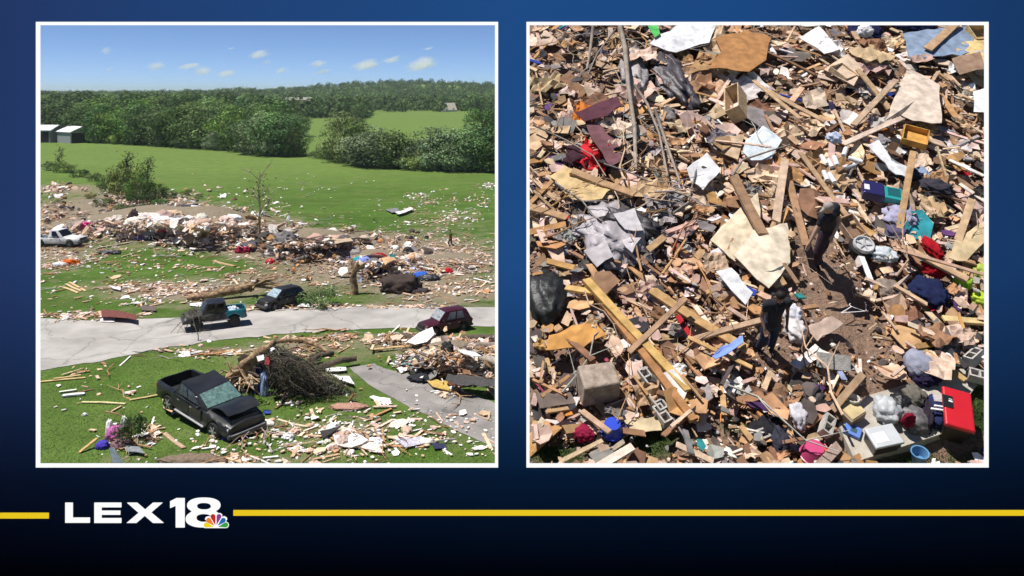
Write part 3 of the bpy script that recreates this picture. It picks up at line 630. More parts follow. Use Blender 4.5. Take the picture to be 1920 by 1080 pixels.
RM = [(1447, 600, 'the man in navy trousers'), (1525, 440, 'the person in a cap'), (1800, 765, 'the red lidded bin'), (1650, 815, 'the pale lidded tote'), (1027, 563, 'the shiny black rubbish bag'), (1160, 440, 'the torn grey tarpaulin'),
      (1430, 480, 'the cream drywall diamond'), (1085, 625, 'the orange chipboard strip'), (1122, 730, 'the big concrete chunk'), (1195, 640, 'the two crossed yellow beams'), (1385, 100, 'the rust brown pad'), (1135, 230, 'the maroon panels'), (1710, 185, 'the pale broken wallboard'),
      (1750, 75, 'the slate blue panel'), (1655, 355, 'the teal and purple box'), (1745, 500, 'the red cloth'), (1618, 457, 'the wheel rim'), (1318, 320, 'the square white panel'), (1285, 70, 'the big white sheet'), (1530, 850, 'the pink basin'), (1145, 805, 'the blue basin'), (1562, 695, 'the tilted cinder block'), (1712, 260, 'the orange drawer'), (1380, 200, 'the open tan cabinet'), (1570, 300, 'the white rolls'), (1805, 535, 'the lime green vest')]
EXC = [(1450, 640, 40, 44), (1147, 806, 30, 22), (1523, 850, 28, 22), (1027, 563, 42, 50), (1095, 816, 22, 14), (1720, 692, 32, 26), (1742, 530, 38, 48), (1122, 728, 38, 32), (1525, 450, 42, 56), (1590, 600, 45, 45), (1040, 858, 50, 16), (1222, 832, 34, 26), (1155, 440, 46, 40), (1540, 500, 46, 34), (1550, 545, 46, 40), (1690, 795, 150, 85), (1800, 770, 70, 90), (1590, 790, 50, 60), (1618, 460, 34, 26)]
def free(px, py):
    for (cx, cy, rx, ry) in EXC:
        if ((px-cx)/rx)**2+((py-cy)/ry)**2 < 1: return False
    return True
def sparse(px, py):
    g = 0
    for (cx, cy, rx, ry) in [(1600, 640, 120, 80), (1590, 560, 80, 70), (1500, 640, 60, 50), (1100, 690, 110, 70), (1050, 850, 100, 34), (1050, 850, 60, 25), (1235, 825, 70, 50), (1225, 830, 40, 30), (1380, 780, 100, 50), (1830, 800, 40, 90)]:
        g += math.exp(-((px-cx)/rx)**2-((py-cy)/ry)**2)
    return min(1, g)
rnd = random.Random(21); specs = []
def rpal(px, py):
    a = 'oooopppkkwg'
    if px < 1280 and py < 420: a = 'ooookkpppgd'
    elif px > 1350 and py < 420: a = 'pppkkwwooooog'
    elif px < 1300 and py > 420: a = 'ooookkgpdw'
    elif py > 600: a = 'ooookkpgdw'
    if 1060 < px < 1260 and 370 < py < 500: a = 'gggdddkw'
    k = rnd.choice(a)
    if rnd.random() < .035: k = 'a'
    if rnd.random() < .04: k = 'd'
    return k
def spec_right(kind, px, py, d, h, tilt, yaw):
    k = rpal(px, py)
    if kind == 'plank' and k in 'wgda' and rnd.random() < .7: k = rnd.choice('oopk')
    if kind == 'chunk': k = rnd.choice('ooookgkd') if rnd.random() < .9 else 'w'
    if kind == 'twig': k = rnd.choice('oogp')
    p = S(px, py, h)
    if p.x < .28+(d[0]*.5 if kind in ('plank', 'twig') else d[0]*.3)*abs(math.cos(R(yaw))): return
    u, v = uv(p); M = T(p+SN*bump_h(u, v)) @ RX(TILT) @ RZ(yaw) @ RX(rnd.uniform(-tilt, tilt)) @ RY(rnd.uniform(-tilt, tilt)*.6)
    big = d[0]*spx(p); sz = ('long' if big > 95 else 'short') if kind in ('plank', 'twig') else ('large' if big > 55 else 'small')
    noun = {'plank': 'splintered plank', 'sheet': 'board fragment', 'twig': 'broken branch', 'chunk': 'chunk', 'crumple': 'crumpled sheet'}[kind]
    specs.append(dict(kind=kind, M=M, d=d, col=tuple(min(.85, c_*(1.1 if k in 'wkp' else 1.0)) for c_ in jit(rnd.choice(PAL[k]), .2)), size=d[0]*max(d[1], .02)**.5*spx(p), label=f'{sz} {TONE[k]} {noun} {nearest(RM, px, py)}'))
def dir_field(px, py):
    if 1080 < px < 1330 and 480 < py < 780: return rnd.gauss(-55, 14)
    if px < 1260 and py < 400: return rnd.choice((rnd.gauss(-35, 20), rnd.gauss(85, 25), rnd.gauss(30, 20)))
    return rnd.uniform(0, 180)
for i in range(1150):
    px, py = rnd.uniform(985, 1880), rnd.uniform(15, 895)
    if not free(px, py) or rnd.random() < sparse(px, py)*.93: continue
    L = min(2.0, rnd.lognormvariate(-.7, .5))*(1.1 if py < 430 else .72); w = rnd.choice((.04, .05, .06, .09, .09, .14)); 
    spec_right('plank', px, py, (L, w, rnd.choice((.02, .035, .04))), rnd.uniform(.06, .40), 16, dir_field(px, py))
for i in range(3000):
    px, py = rnd.uniform(985, 1880), rnd.uniform(15, 895)
    if not free(px, py) or rnd.random() < sparse(px, py)*.92: continue
    a = min(.95, rnd.lognormvariate(-1.35, .58))*(1.15 if py < 430 else .8); spec_right('sheet', px, py, (a, a*rnd.uniform(.35, 1), rnd.uniform(.008, .03)), rnd.uniform(.05, .34), 27, rnd.uniform(0, 360))
for i in range(9000):
    px, py = rnd.uniform(985, 1880), rnd.uniform(15, 895)
    if rnd.random() < grass_r(px, py)*.85 or (rnd.random() < sparse(px, py)*.55 and 1470 < px < 1760 and 480 < py < 720): continue
    if not free(px, py) and (px > 1570 and py > 690 or rnd.random() < .75): continue
    if rnd.random() < .35: a = rnd.uniform(.04, .13); spec_right('sheet', px, py, (a, a*rnd.uniform(.3, .9), .008), rnd.uniform(.01, .16), 35, rnd.uniform(0, 360))
    elif rnd.random() < .2: spec_right('plank', px, py, (rnd.uniform(.08, .32), rnd.uniform(.012, .035), .012), rnd.uniform(.02, .2), 25, rnd.uniform(0, 360))
    else: a = rnd.uniform(.035, .13); spec_right('chunk', px, py, (a, a*rnd.uniform(.5, 1), a*rnd.uniform(.3, .8)), rnd.uniform(0, .1), 30, rnd.uniform(0, 360))
for i in range(420):
    px, py = rnd.uniform(985, 1880), rnd.uniform(15, 895)
    if not free(px, py) or rnd.random() < sparse(px, py)*1.5 or (1390 < px < 1640 and 380 < py < 720): continue
    a = min(.8, rnd.lognormvariate(-.95, .45))*(1.1 if py < 430 else .62); spec_right('crumple', px, py, (a, a*rnd.uniform(.5, 1), .012), rnd.uniform(.15, .36), 18, rnd.uniform(0, 360))
for i in range(210):
    u_ = rnd.random()
    px, py = (rnd.uniform(990, 1300), rnd.uniform(20, 470)) if u_ < .6 else (rnd.uniform(990, 1870), rnd.uniform(15, 880))
    if not free(px, py): continue
    spec_right('twig', px, py, (rnd.uniform(.5, 2.0), rnd.uniform(.008, .025)), rnd.uniform(.15, .5), 14, rnd.choice((rnd.gauss(90, 30), rnd.gauss(-45, 25), rnd.gauss(20, 25))))
realise(specs, {'plank': 300, 'sheet': 300, 'twig': 210, 'crumple': 300, 'chunk': 0}, {
 'crumple': ('crumpled_sheet', 'sheet', 'crumpled sheets in the wreckage bank', '', 'crumpled_scraps', 'small crumpled scraps between the planks'),
 'plank': ('lumber_plank', 'plank', 'planks strewn over the wreckage bank', '', 'plank_splinters', 'small splinters of lumber packed between the planks'),
 'sheet': ('board_fragment', 'board', 'board fragments strewn over the wreckage bank', '', 'board_scraps', 'small scraps of board packed between the planks'),
 'twig': ('broken_branch', 'branch', 'broken branches in the wreckage bank', '', 'twigs', 'fine twigs'),
 'chunk': ('rubble', 'rubble', 'rubble', '', 'loose_rubble', 'loose brown rubble and broken masonry covering the debris field')})

# ------------------------------------------------------------------ right view: the pieces one can name
PT, NV = S, SN
def plankR(x0, y0, x1, y1, w, col, label, h0=.42, h1=.42, t=.05, name='lumber_beam', cat='beam', mt=None, grp='beams on the wreckage bank'):
    a = PT(x0, y0, h0); b = PT(x1, y1, h1); ax = (b-a); L = ax.length; ax.normalize(); z = (NV-ax*NV.dot(ax)).normalized(); y = z.cross(ax)
    M = Matrix((ax, y, z)).transposed().to_4x4(); M.translation = (a+b)/2; ww = w/spx((a+b)/2)
    mb = MB(); g_plank(mb, M, (L, ww, t), col, random.Random(int(x0*7+y0))); o = mb.build(name, mt or DW, origin=(a+b)/2)
    bv = o.modifiers.new('edge', 'BEVEL'); bv.width = .006; bv.segments = 1
    return tag(o, label, cat, grp)
def sheetR(poly, col, label, h=.40, t=.018, name='board_sheet', cat='board', mt=None, dh=None, curl=.05):
    n_ = len(poly); rr = random.Random(int(poly[0][0]*3+poly[0][1])); hs = dh or [rr.uniform(-.05, .07) for _ in poly]
    # subdivide the outline so edges read as torn, then fan a gently warped top
    ring = []
    for i in range(n_):
        (x0, y0), (x1, y1) = poly[i], poly[(i+1) % n_]; k = max(1, int(math.hypot(x1-x0, y1-y0)/14))
        for q in range(k):
            f = q/k; j = .8 if q == 0 else 2.6; ring.append((x0+(x1-x0)*f+rr.uniform(-j, j), y0+(y1-y0)*f+rr.uniform(-j, j), h+hs[i]*(1-f)+hs[(i+1) % n_]*f))
    cx = sum(p[0] for p in ring)/len(ring); cy = sum(p[1] for p in ring)/len(ring); hc = sum(p[2] for p in ring)/len(ring)
    vs = []; fs = []; m_ = len(ring); rows = (1, .66, .33)
    for f in rows:
        for (x, y, z) in ring:
            xx, yy = cx+(x-cx)*f, cy+(y-cy)*f; vs.append(PT(xx, yy, hc+(z-hc)*f+(curl*noise.noise(Vector((xx*.04, yy*.04, h*9))) if f < 1 else 0)))
    vs.append(PT(cx, cy, hc))
    k = len(rows)
    for a in range(k-1):
        for i in range(m_): fs.append((a*m_+i, a*m_+(i+1) % m_, (a+1)*m_+(i+1) % m_, (a+1)*m_+i))
    for i in range(m_): fs.append(((k-1)*m_+i, (k-1)*m_+(i+1) % m_, k*m_))
    nb = len(vs); vs2 = vs+[v-NV*t for v in vs]
    fs2 = fs+[tuple(q+nb for q in reversed(f)) for f in fs]+[(i, nb+i, nb+(i+1) % m_, (i+1) % m_) for i in range(m_)]
    mb = MB(); mb.add(vs2, fs2, col); o = mb.build(name, mt or DS, origin=PT(cx, cy, hc), smooth=35)
    bm_ = bmesh.new(); bm_.from_mesh(o.data); bmesh.ops.recalc_face_normals(bm_, faces=bm_.faces[:]); bm_.to_mesh(o.data); bm_.free()
    return tag(o, label, cat)
def lump_mesh(mb, M, sx, sy, sz, col, seed, fold=.35, freq=2.2, sub=4, flatb=.35):
    bm_ = bmesh.new(); bmesh.ops.create_icosphere(bm_, subdivisions=sub, radius=.5); so = Vector((seed*3.1, seed*1.7, seed*.9))
    vs = []
    for v in bm_.verts:
        c = v.co*2; r = 1-fold*.4+fold*abs(noise.noise(c*freq*.8+so))*1.0+fold*.45*abs(noise.noise(c*freq*2.1+so))+fold*.22*noise.noise(c*freq*5+so)
        q = v.co*r; q.z = max(q.z, -.5*flatb); vs.append(M @ Vector((q.x*sx, q.y*sy, (q.z+.5*flatb)*sz)))
    mb.add(vs, [tuple(x.index for x in f.verts) for f in bm_.faces], col); bm_.free()
def lumpR(px, py, w, d, h, col, label, name='cloth_heap', cat='cloth', mt=None, yaw=0, base=.12, fold=.45, freq=2.2, seed=None):
    p = S(px, py, base); k = spx(p); mb = MB(); M = T(p) @ RX(TILT) @ RZ(yaw)
    lump_mesh(mb, M, w/k, d/k, h, col, seed if seed is not None else px*.13+py*.07, fold, freq)
    return tag(mb.build(name, mt or CLOTH, origin=p, smooth=180), label, cat)
for b in [
 (1098, 524, 1292, 733, 17, (.56, .36, .13), 'long yellow lumber beam crossing the debris field, upper of the two crossed beams', .55, .40, .09),
 (1120, 556, 1302, 790, 15, (.40, .20, .085), 'long red brown lumber beam, lower of the two crossed beams', .42, .34, .09),
 (1222, 545, 1400, 655, 19, (.47, .29, .13), 'broad brown beam left of the man in a black shirt', .42, .36, .06),
 (1290, 632, 1412, 690, 9, (.52, .32, .14), 'thin yellow board below the blue cloth strip', .46, .40, .03),
 (1375, 330, 1432, 442, 19, (.33, .20, .12), 'dark brown beam standing on the cream drywall', .75, .46, .08),
 (1472, 300, 1455, 415, 15, (.55, .40, .29), 'pale upright board right of the cream drywall', .62, .45, .06),
 (1480, 340, 1512, 462, 14, (.36, .21, .12), 'brown slanted board left of the person in a cap', .45, .40, .05),
 (1712, 285, 1686, 430, 12, (.43, .27, .14), 'slim brown post leaning right of the teal and purple box', .75, .42, .05),
 (1822, 375, 1796, 452, 14, (.52, .36, .22), 'tan short post above the lime green vest', .60, .42, .05),
 (1692, 462, 1815, 525, 15, (.47, .31, .19), 'brown beam lying across the red cloth', .50, .55, .06),
 (1690, 470, 1845, 515, 8, (.44, .28, .2), 'thin pinkish lath above the lime green vest', .55, .58, .03),
 (1722, 650, 1808, 712, 13, (.50, .33, .14), 'yellow board above the red lidded bin', .34, .30, .04),
 (1770, 598, 1868, 605, 14, (.60, .45, .22), 'yellow timber at the right edge of the view', .38, .36, .06),
 (1070, 320, 1190, 365, 17, (.40, .25, .14), 'brown timber above the torn grey tarpaulin', .50, .42, .07),
 (990, 388, 1062, 408, 17, (.40, .25, .14), 'brown plank end at the left edge left of the grey tarpaulin', .42, .40, .05),
 (1062, 540, 1112, 548, 13, (.58, .38, .15), 'short yellow timber touching the crossed yellow beams', .40, .46, .06),
 (1180, 660, 1285, 560, 11, (.40, .25, .16), 'brown batten leaning across the crossed beams', .45, .70, .04),
 (1440, 170, 1548, 228, 11, (.46, .31, .19), 'curved tan lath right of the open tan cabinet', .55, .45, .03),
 (1412, 150, 1500, 222, 9, (.50, .34, .2), 'thin tan lath beside the curved lath above the cabinet', .60, .50, .03),
 (1600, 235, 1680, 150, 11, (.45, .32, .22), 'tan rail crossing the top right wreckage', .5, .6, .05),
 (1608, 130, 1668, 205, 11, (.40, .27, .16), 'brown rail crossing the tan rail below the navy cloth', .62, .42, .05),
 (1582, 270, 1690, 222, 11, (.58, .45, .37), 'pale rail below the large pale wallboard', .45, .52, .04),
 (1740, 92, 1796, 40, 16, (.42, .27, .16), 'brown beam lying on the slate blue panel', .58, .66, .06),
 (1430, 600, 1290, 640, 12, (.40, .27, .18), 'grey brown beam behind the man in a black shirt', .40, .36, .05),
 (1560, 770, 1620, 700, 14, (.36, .24, .15), 'brown timber leaning on the concrete slab', .30, .45, .05),
 (1090, 770, 1145, 812, 12, (.48, .32, .22), 'short handle like plank over the blue basin', .34, .40, .04),
 (1112, 868, 1170, 828, 10, (.42, .34, .26), 'grey brown board at the bottom edge below the blue basin', .20, .22, .04),
 (1050, 866, 1130, 826, 9, (.50, .38, .24), 'tan board at the bottom left corner of the debris field', .20, .24, .03),
 (1640, 120, 1600, 60, 10, (.42, .28, .18), 'short brown stud below the navy cloth', .5, .5, .05),
 (1845, 330, 1780, 300, 8, (.72, .66, .6), 'white trim strip near the right edge', .5, .46, .03),
 (1800, 345, 1868, 392, 9, (.66, .58, .5), 'pale trim board at the right edge above the tan post', .5, .46, .03),
 (1500, 285, 1600, 420, 10, (.42, .28, .17), 'long brown lath left of the teal and purple box', .62, .40, .04),
]: plankR(*b)
PLY = (.50, .33, .18); CREAM = (.64, .55, .43)
for s in [
 ([(1352, 424), (1420, 360), (1430, 440), (1378, 490), (1332, 450)], (.60, .50, .36), 'beige ply sheet behind the cream drywall diamond', .34),
 ([(1375, 478), (1412, 432), (1476, 418), (1482, 492), (1442, 540), (1408, 512)], CREAM, 'cream drywall diamond with crumbling edge above the man in black', .44),
 ([(1432, 510), (1462, 500), (1480, 492), (1445, 538), (1418, 520)], (.70, .70, .62), 'pale greenish lower corner of drywall', .475),
 ([(1288, 315), (1325, 286), (1352, 318), (1318, 356), (1296, 338)], (.64, .64, .66), 'square white panel below the open cabinet', .46),
 ([(1218, 82), (1268, 48), (1345, 40), (1330, 80), (1268, 98)], (.64, .64, .66), 'big white sheet at the top edge', .50),
 ([(1030, 628), (1112, 596), (1138, 628), (1092, 652), (1026, 656)], (.50, .25, .07), 'orange chipboard strip with ragged edge on the left', .38),
 ([(1078, 212), (1128, 190), (1158, 180), (1166, 196), (1140, 216), (1096, 228)], (.085, .025, .04), 'curved maroon panel, upper of the two maroon panels', .62),
 ([(1098, 228), (1122, 230), (1160, 272), (1168, 300), (1146, 312), (1110, 262)], (.15, .065, .075), 'flat maroon panel, lower of the two maroon panels', .52),
 ([(1340, 70), (1400, 56), (1446, 70), (1436, 112), (1405, 134), (1330, 128), (1352, 96)], (.36, .175, .065), 'rust brown fibrous pad at the top of the debris field', .55),
 ([(1330, 130), (1290, 140), (1312, 96), (1345, 100)], (.42, .25, .12), 'brown ply offcut left of the rust brown pad', .46),
 ([(1690, 215), (1660, 225), (1700, 130), (1735, 142), (1762, 160), (1765, 230), (1712, 226)], (.56, .46, .38), 'large pale broken wallboard in the upper right', .50),
 ([(1692, 62), (1826, 46), (1830, 100), (1705, 108)], (.20, .26, .36), 'slate blue panel in the top right corner', .52),
 ([(1790, 78), (1870, 66), (1870, 130), (1800, 116)], (.56, .40, .18), 'yellow tan box board in the top right corner', .50),
 ([(1648, 262), (1628, 272), (1668, 318), (1706, 336), (1714, 320), (1672, 296)], (.64, .64, .66), 'angled white trim piece right of the white rolls', .52),
 ([(1398, 262), (1430, 236), (1466, 262), (1448, 296), (1408, 300), (1392, 284)], (.56, .62, .66), 'pale bluish sheet below the open cabinet', .48),
 ([(1342, 508), (1372, 502), (1412, 548), (1398, 572), (1372, 545)], (.64, .64, .66), 'white torn board below left of the cream drywall', .44),
 ([(1480, 680), (1528, 645), (1556, 662), (1500, 693)], (.72, .66, .61), 'pale smooth panel right of the man in a black shirt', .30),
 ([(1508, 616), (1560, 592), (1582, 606), (1532, 640)], (.44, .33, .27), 'dusty brown board behind the pale smooth panel', .24),
 ([(1030, 330), (1060, 312), (1150, 352), (1128, 372), (1072, 374)], (.56, .40, .20), 'tan ply sheet under the brown timber on the left', .40),
 ([(1545, 130), (1590, 100), (1620, 130), (1600, 160)], (.60, .46, .34), 'tan cabinet door below the navy cloth', .5),
 ([(1500, 70), (1535, 48), (1575, 92), (1545, 100)], (.76, .74, .74), 'white sheet right of the rust brown pad', .5),
 ([(1790, 450), (1846, 415), (1868, 436), (1812, 490), (1780, 484)], (.55, .42, .25), 'tan ply panel at the right edge above the lime vest', .46),
 ([(1825, 172), (1868, 160), (1868, 215), (1826, 210)], (.76, .78, .82), 'white panel at the right edge below the tan box board', .5),
 ([(1170, 788), (1230, 780), (1242, 806), (1188, 816)], (.52, .42, .27), 'tan flat board on the grass right of the blue basin', .16),
 ([(1005, 738), (1070, 735), (1080, 756), (1012, 765)], (.17, .13, .11), 'dark shingle piece left of the big concrete chunk', .28),
 ([(1785, 110), (1838, 96), (1846, 130), (1800, 140)], (.28, .18, .12), 'brown box side under the tan box board', .56),
 ([(1222, 740), (1286, 720), (1300, 760), (1240, 790)], (.40, .24, .13), 'brown ply under the crossed beams', .22),
 ([(1095, 470), (1130, 440), (1150, 480), (1120, 500)], (.42, .39, .40), 'grey roofing felt piece left of the tarpaulin', .42),
 ([(1150, 400), (1190, 390), (1205, 432), (1172, 430)], (.50, .47, .49), 'grey tarpaulin flap above the torn tarpaulin', .55),
 ([(1165, 450), (1202, 446), (1186, 474)], (.52, .48, .5), 'small grey torn flap right of the tarpaulin', .5),
 ([(1214, 48), (1234, 48), (1238, 64), (1228, 70)], (.08, .42, .10), 'bright green plastic strip at the top edge', .6),
 ([(1335, 668), (1352, 650), (1392, 628), (1394, 642), (1362, 664), (1342, 674)], (.20, .30, .68), 'blue cloth strip left of the man in a black shirt', .55),
]: sheetR(*s, mt=(CLOTH if 'cloth' in s[2] or 'tarp' in s[2] else None), name=('cloth_strip' if 'cloth' in s[2] else 'tarpaulin_flap' if 'flap' in s[2] else 'plastic_strip' if 'strip at' in s[2] else 'board_sheet'), cat=('cloth' if 'cloth' in s[2] else 'tarpaulin' if 'flap' in s[2] else 'strip' if 'plastic' in s[2] else 'board'))
for s in [
 (1027, 563, 76, 100, .55, (.012, .013, .014), 'shiny black rubbish bag at the left edge', 'rubbish_bag', 'bag', BAG, 0, .10, .35),
 (1150, 440, 120, 120, .40, (.36, .33, .35), 'torn grey tarpaulin crumpled over boards', 'tarpaulin', 'tarpaulin', BAG, 20, .20, .75),
 (1185, 425, 60, 90, .40, (.05, .045, .05), 'black plastic sheet under the torn grey tarpaulin', 'plastic_sheet', 'plastic sheet', BAG, 60, .25, .7),
 (1258, 150, 60, 140, .45, (.06, .05, .06), 'dark grey plastic heap below the big white sheet', 'plastic_sheet', 'plastic sheet', BAG, 10, .2, .7),
 (1185, 130, 50, 120, .35, (.30, .27, .27), 'grey torn film hanging in the branches', 'plastic_film', 'plastic sheet', BAG, 0, .25, .7),
 (1085, 300, 50, 50, .30, (.05, .022, .03), 'dark maroon cloth below the maroon panels', 'cloth_heap', 'cloth', CLOTH, 0, .25, .5),
 (1620, 58, 60, 60, .40, (.015, .018, .06), 'navy cloth at the top edge', 'cloth_heap', 'cloth', CLOTH, 0, .3, .4),
 (1715, 50, 80, 40, .40, (.02, .028, .08), 'dark navy jacket with yellow above the slate panel', 'jacket', 'jacket', CLOTH, 0, .35, .4),
 (1716, 44, 24, 16, .42, (.75, .72, .03), 'yellow cloth patch on the dark navy jacket', 'cloth_patch', 'cloth', CLOTH, 0, .45, .3),
 (1746, 468, 24, 44, .28, (.36, .010, .018), 'red cloth, upper red garment by the brown beam', 'cloth_heap', 'cloth', CLOTH, 15, .28, .5),
 (1750, 508, 44, 34, .30, (.36, .010, .018), 'red cloth, lower and wider red garment by the brown beam', 'cloth_heap', 'cloth', CLOTH, -20, .28, .5),
 (1742, 552, 62, 58, .32, (.014, .02, .065), 'navy cloth below the red garments', 'cloth_heap', 'cloth', CLOTH, 0, .24, .5),
 (1803, 534, 36, 24, .28, (.32, .55, .04), 'lime green vest right of the red garments', 'vest', 'vest', CLOTH, 0, .28, .5),
 (1842, 568, 30, 34, .28, (.42, .56, .05), 'yellow green cloth at the right edge below the lime vest', 'cloth_heap', 'cloth', CLOTH, 40, .26, .5),
 (1842, 515, 40, 30, .28, (.38, .46, .10), 'pale lime cloth at the right edge beside the lime vest', 'cloth_heap', 'cloth', CLOTH, 0, .26, .5),
 (1720, 688, 52, 50, .40, (.27, .28, .36), 'blue grey round bag above the concrete slab', 'round_bag', 'bag', CLOTH, 0, .16, .22),
 (1735, 708, 60, 34, .22, (.03, .022, .06), 'dark purple cloth under the blue grey bag', 'cloth_heap', 'cloth', CLOTH, 15, .14, .5),
 (1485, 592, 36, 30, .30, (.66, .65, .72), 'white plastic bag right of the man, upper of two', 'plastic_bag', 'bag', BAG, 0, .2, .4),
 (1490, 622, 42, 44, .30, (.56, .53, .53), 'grey white plastic bag right of the man, lower of two', 'plastic_bag', 'bag', BAG, 0, .16, .5),
 (1700, 330, 50, 26, .25, (.04, .04, .06), 'black cloth right of the teal and purple box', 'cloth_heap', 'cloth', CLOTH, 0, .34, .5),
 (1755, 355, 60, 30, .28, (.045, .042, .055), 'charcoal cloth folded at the right below the orange drawer', 'cloth_heap', 'cloth', CLOTH, -15, .34, .55),
 (1690, 410, 60, 50, .30, (.34, .33, .46), 'lavender bedding left of the tan short post', 'bedding', 'bedding', CLOTH, 0, .3, .6),
 (1680, 440, 46, 30, .26, (.10, .09, .16), 'dark violet cloth below the lavender bedding', 'cloth_heap', 'cloth', CLOTH, 0, .28, .5),
 (1562, 262, 30, 22, .25, (.42, .48, .62), 'pale blue cup shaped cloth above the white rolls', 'cloth_heap', 'cloth', CLOTH, 0, .42, .5),
 (1440, 812, 70, 44, .28, (.02, .02, .025), 'black tarpaulin heap at the bottom middle', 'cloth_heap', 'cloth', CLOTH, 20, .12, .5),
 (1460, 830, 36, 50, .34, (.045, .045, .065), 'dark slate jacket left of the pink basin', 'jacket', 'jacket', CLOTH, 0, .16, .5),
 (1095, 816, 40, 26, .22, (.26, .015, .05), 'dark red cloth left of the blue basin', 'cloth_heap', 'cloth', CLOTH, 0, .16, .5),
 (1495, 785, 34, 44, .34, (.55, .53, .58), 'white and grey doll dress left of the cinder blocks', 'cloth_heap', 'cloth', CLOTH, 0, .2, .4),
 (1660, 775, 50, 46, .38, (.42, .44, .46), 'clear grey plastic bag on the slab behind the tote', 'plastic_bag', 'bag', BAG, 0, .12, .4),
 (1684, 762, 40, 34, .34, (.012, .012, .014), 'black bag on the slab behind the clear bag', 'bag', 'bag', BAG, 0, .12, .4),
 (1712, 750, 40, 40, .36, (.14, .13, .11), 'mottled grey brown bundle on the slab', 'bundle', 'bundle', CLOTH, 0, .12, .5),
 (1712, 790, 52, 50, .30, (.13, .12, .125), 'charcoal sack with maroon patch on the slab', 'sack', 'bag', BAG, 30, .12, .4),
 (1738, 780, 24, 60, .30, (.03, .022, .035), 'dark purple strip bag beside the charcoal sack', 'sack', 'bag', CLOTH, -25, .12, .4),
 (1700, 795, 24, 14, .40, (.20, .01, .03), 'maroon cloth lying on the charcoal sack', 'cloth_heap', 'cloth', CLOTH, -15, .26, .4),
 (1620, 65, 30, 20, .44, (.7, .68, .7), 'white cloth on the navy cloth at the top edge', 'cloth_heap', 'cloth', CLOTH, 0, .4, .4),
 (1235, 800, 20, 12, .15, (.16, .2, .1), 'small weeds clump by the tan board', 'weeds', 'weeds', CLOTH, 0, .1, .6),
 (1665, 545, 60, 36, .25, (.24, .19, .16), 'grey brown rubble lump right of the wheel rim', 'rubble_lump', 'rubble', DR, 0, .1, .5),
 (1655, 480, 50, 30, .22, (.52, .56, .6), 'pale blue cloth right of the wheel rim', 'cloth_heap', 'cloth', CLOTH, 0, .24, .6),
]: lumpR(s[0], s[1], s[2], s[3]/.8, s[4], s[5], s[6], s[7], s[8], s[9], s[10], s[11], s[12])

def boxes(parent, spec):            # (name, matrix, sx, sy, sz, colour, material, taper, bevel)
    for (nm, M, sx, sy, sz, c, mt, tp, bv) in spec:
        mb = MB(); mb.box(M, sx, sy, sz, c, taper=tp); o = mb.build(nm, mt, parent)
        if bv: b_ = o.modifiers.new('bevel', 'BEVEL'); b_.width = bv; b_.segments = 2
    return parent
# concrete slab with the belongings set out on it
CONC = mat('concrete', (.46, .42, .36), rough=.95, ns=6, na=.2, bump=.3, bs=30, col2=(.40, .36, .31)); BLK = mat('cinder_grey', (.44, .41, .385), rough=.95, ns=12, na=.25, bump=.4, bs=40)
sl = [(1572, 795), (1625, 742), (1805, 690), (1832, 720), (1770, 812), (1604, 866)]
vs = [S(x, y, .12) for x, y in sl]; mb = MB(); mb.add(vs+[v-SN*.22 for v in vs], [(5, 4, 3, 2, 1, 0), (6, 7, 8, 9, 10, 11)]+[(i, (i+1) % 6, 6+(i+1) % 6, 6+i) for i in range(6)])
tag(mb.build('concrete_slab', CONC, origin=S(1690, 790, .12)), 'pale concrete slab in the lower right with belongings set on it', 'slab')
t = thing('storage_tote', 'pale lidded storage tote at the front of the concrete slab', 'tote', SM(1650, 835, 12, .12) @ SC(.8, .8, .8))
boxes(t, [('tub', T(0, 0, .14), .50, .34, .28, (.05, .05, .055), PLAS, 1.12, .02), ('lid', T(0, 0, .305), .60, .42, .05, (.52, .54, .56), PLAS, .95, .015), ('label_sticker', T(-.10, -.02, .332), .26, .20, .004, (.80, .79, .86), PLAS, 1, 0)])
t = thing('storage_bin', 'black storage bin with a bright red lid in the lower right', 'bin', SM(1780, 803, -20, .05) @ SC(.93, .93, 1.0))
boxes(t, [('tub', T(0, .05, .20), .34, .62, .40, (.014, .014, .015), PLAS, 1.1, .02), ('lid', T(0, .05, .435), .46, .78, .07, (.50, .012, .022), PLAS, .96, .025), ('handle_panel', T(-.16, .12, .475), .16, .24, .012, (.012, .012, .014), PLAS, 1, .004)])
boxes(t, [('lettering', T(-.12, .17, .4825), .05, .012, .004, (.8, .8, .8), PLAS, 1, 0), ('lettering', T(-.12, .13, .4825), .06, .028, .004, (.8, .8, .8), PLAS, 1, 0)])
t = thing('printed_bag', 'navy printed carrier bag with white lettering left of the red lidded bin', 'bag', SM(1752, 775, -20, .12))
mb = MB(); lump_mesh(mb, T(0, 0, 0), .34, .62, .30, (.022, .03, .09), 4.2, .25, 1.5); o = mb.build('bag_body', CLOTH, t, smooth=180)
for k, (x, y, w_, d_) in enumerate([(-.03, -.12, .20, .03), (0, -.05, .16, .025), (.02, .14, .16, .12)]):
    boxes(t, [('lettering' if k < 2 else 'printed_patch', T(x, y, .255-.03*k*(k == 2)) @ RZ(10), w_, d_, .03, (.75, .73, .75) if k < 2 else (.5, .45, .46), CLOTH, 1, .004)])
t = thing('cardboard_box', 'tan cardboard box on the back left corner of the concrete slab', 'box', SM(1592, 780, 30, .12))
boxes(t, [('carton', T(0, 0, .08), .34, .30, .16, (.30, .22, .15), DS, 1, .006), ('flap', T(.02, .0, .168), .30, .26, .012, (.56, .44, .24), DS, 1, .003)])
t = thing('blue_packet', 'blue packet with dark label on the left edge of the slab', 'packet', SM(1598, 810, -32, .12))
boxes(t, [('packet_body', T(0, 0, .03), .26, .20, .06, (.12, .22, .60), PLAS, .92, .01), ('label_patch', T(.01, 0, .062), .09, .08, .004, (.05, .10, .12), PLAS, 1, 0)])
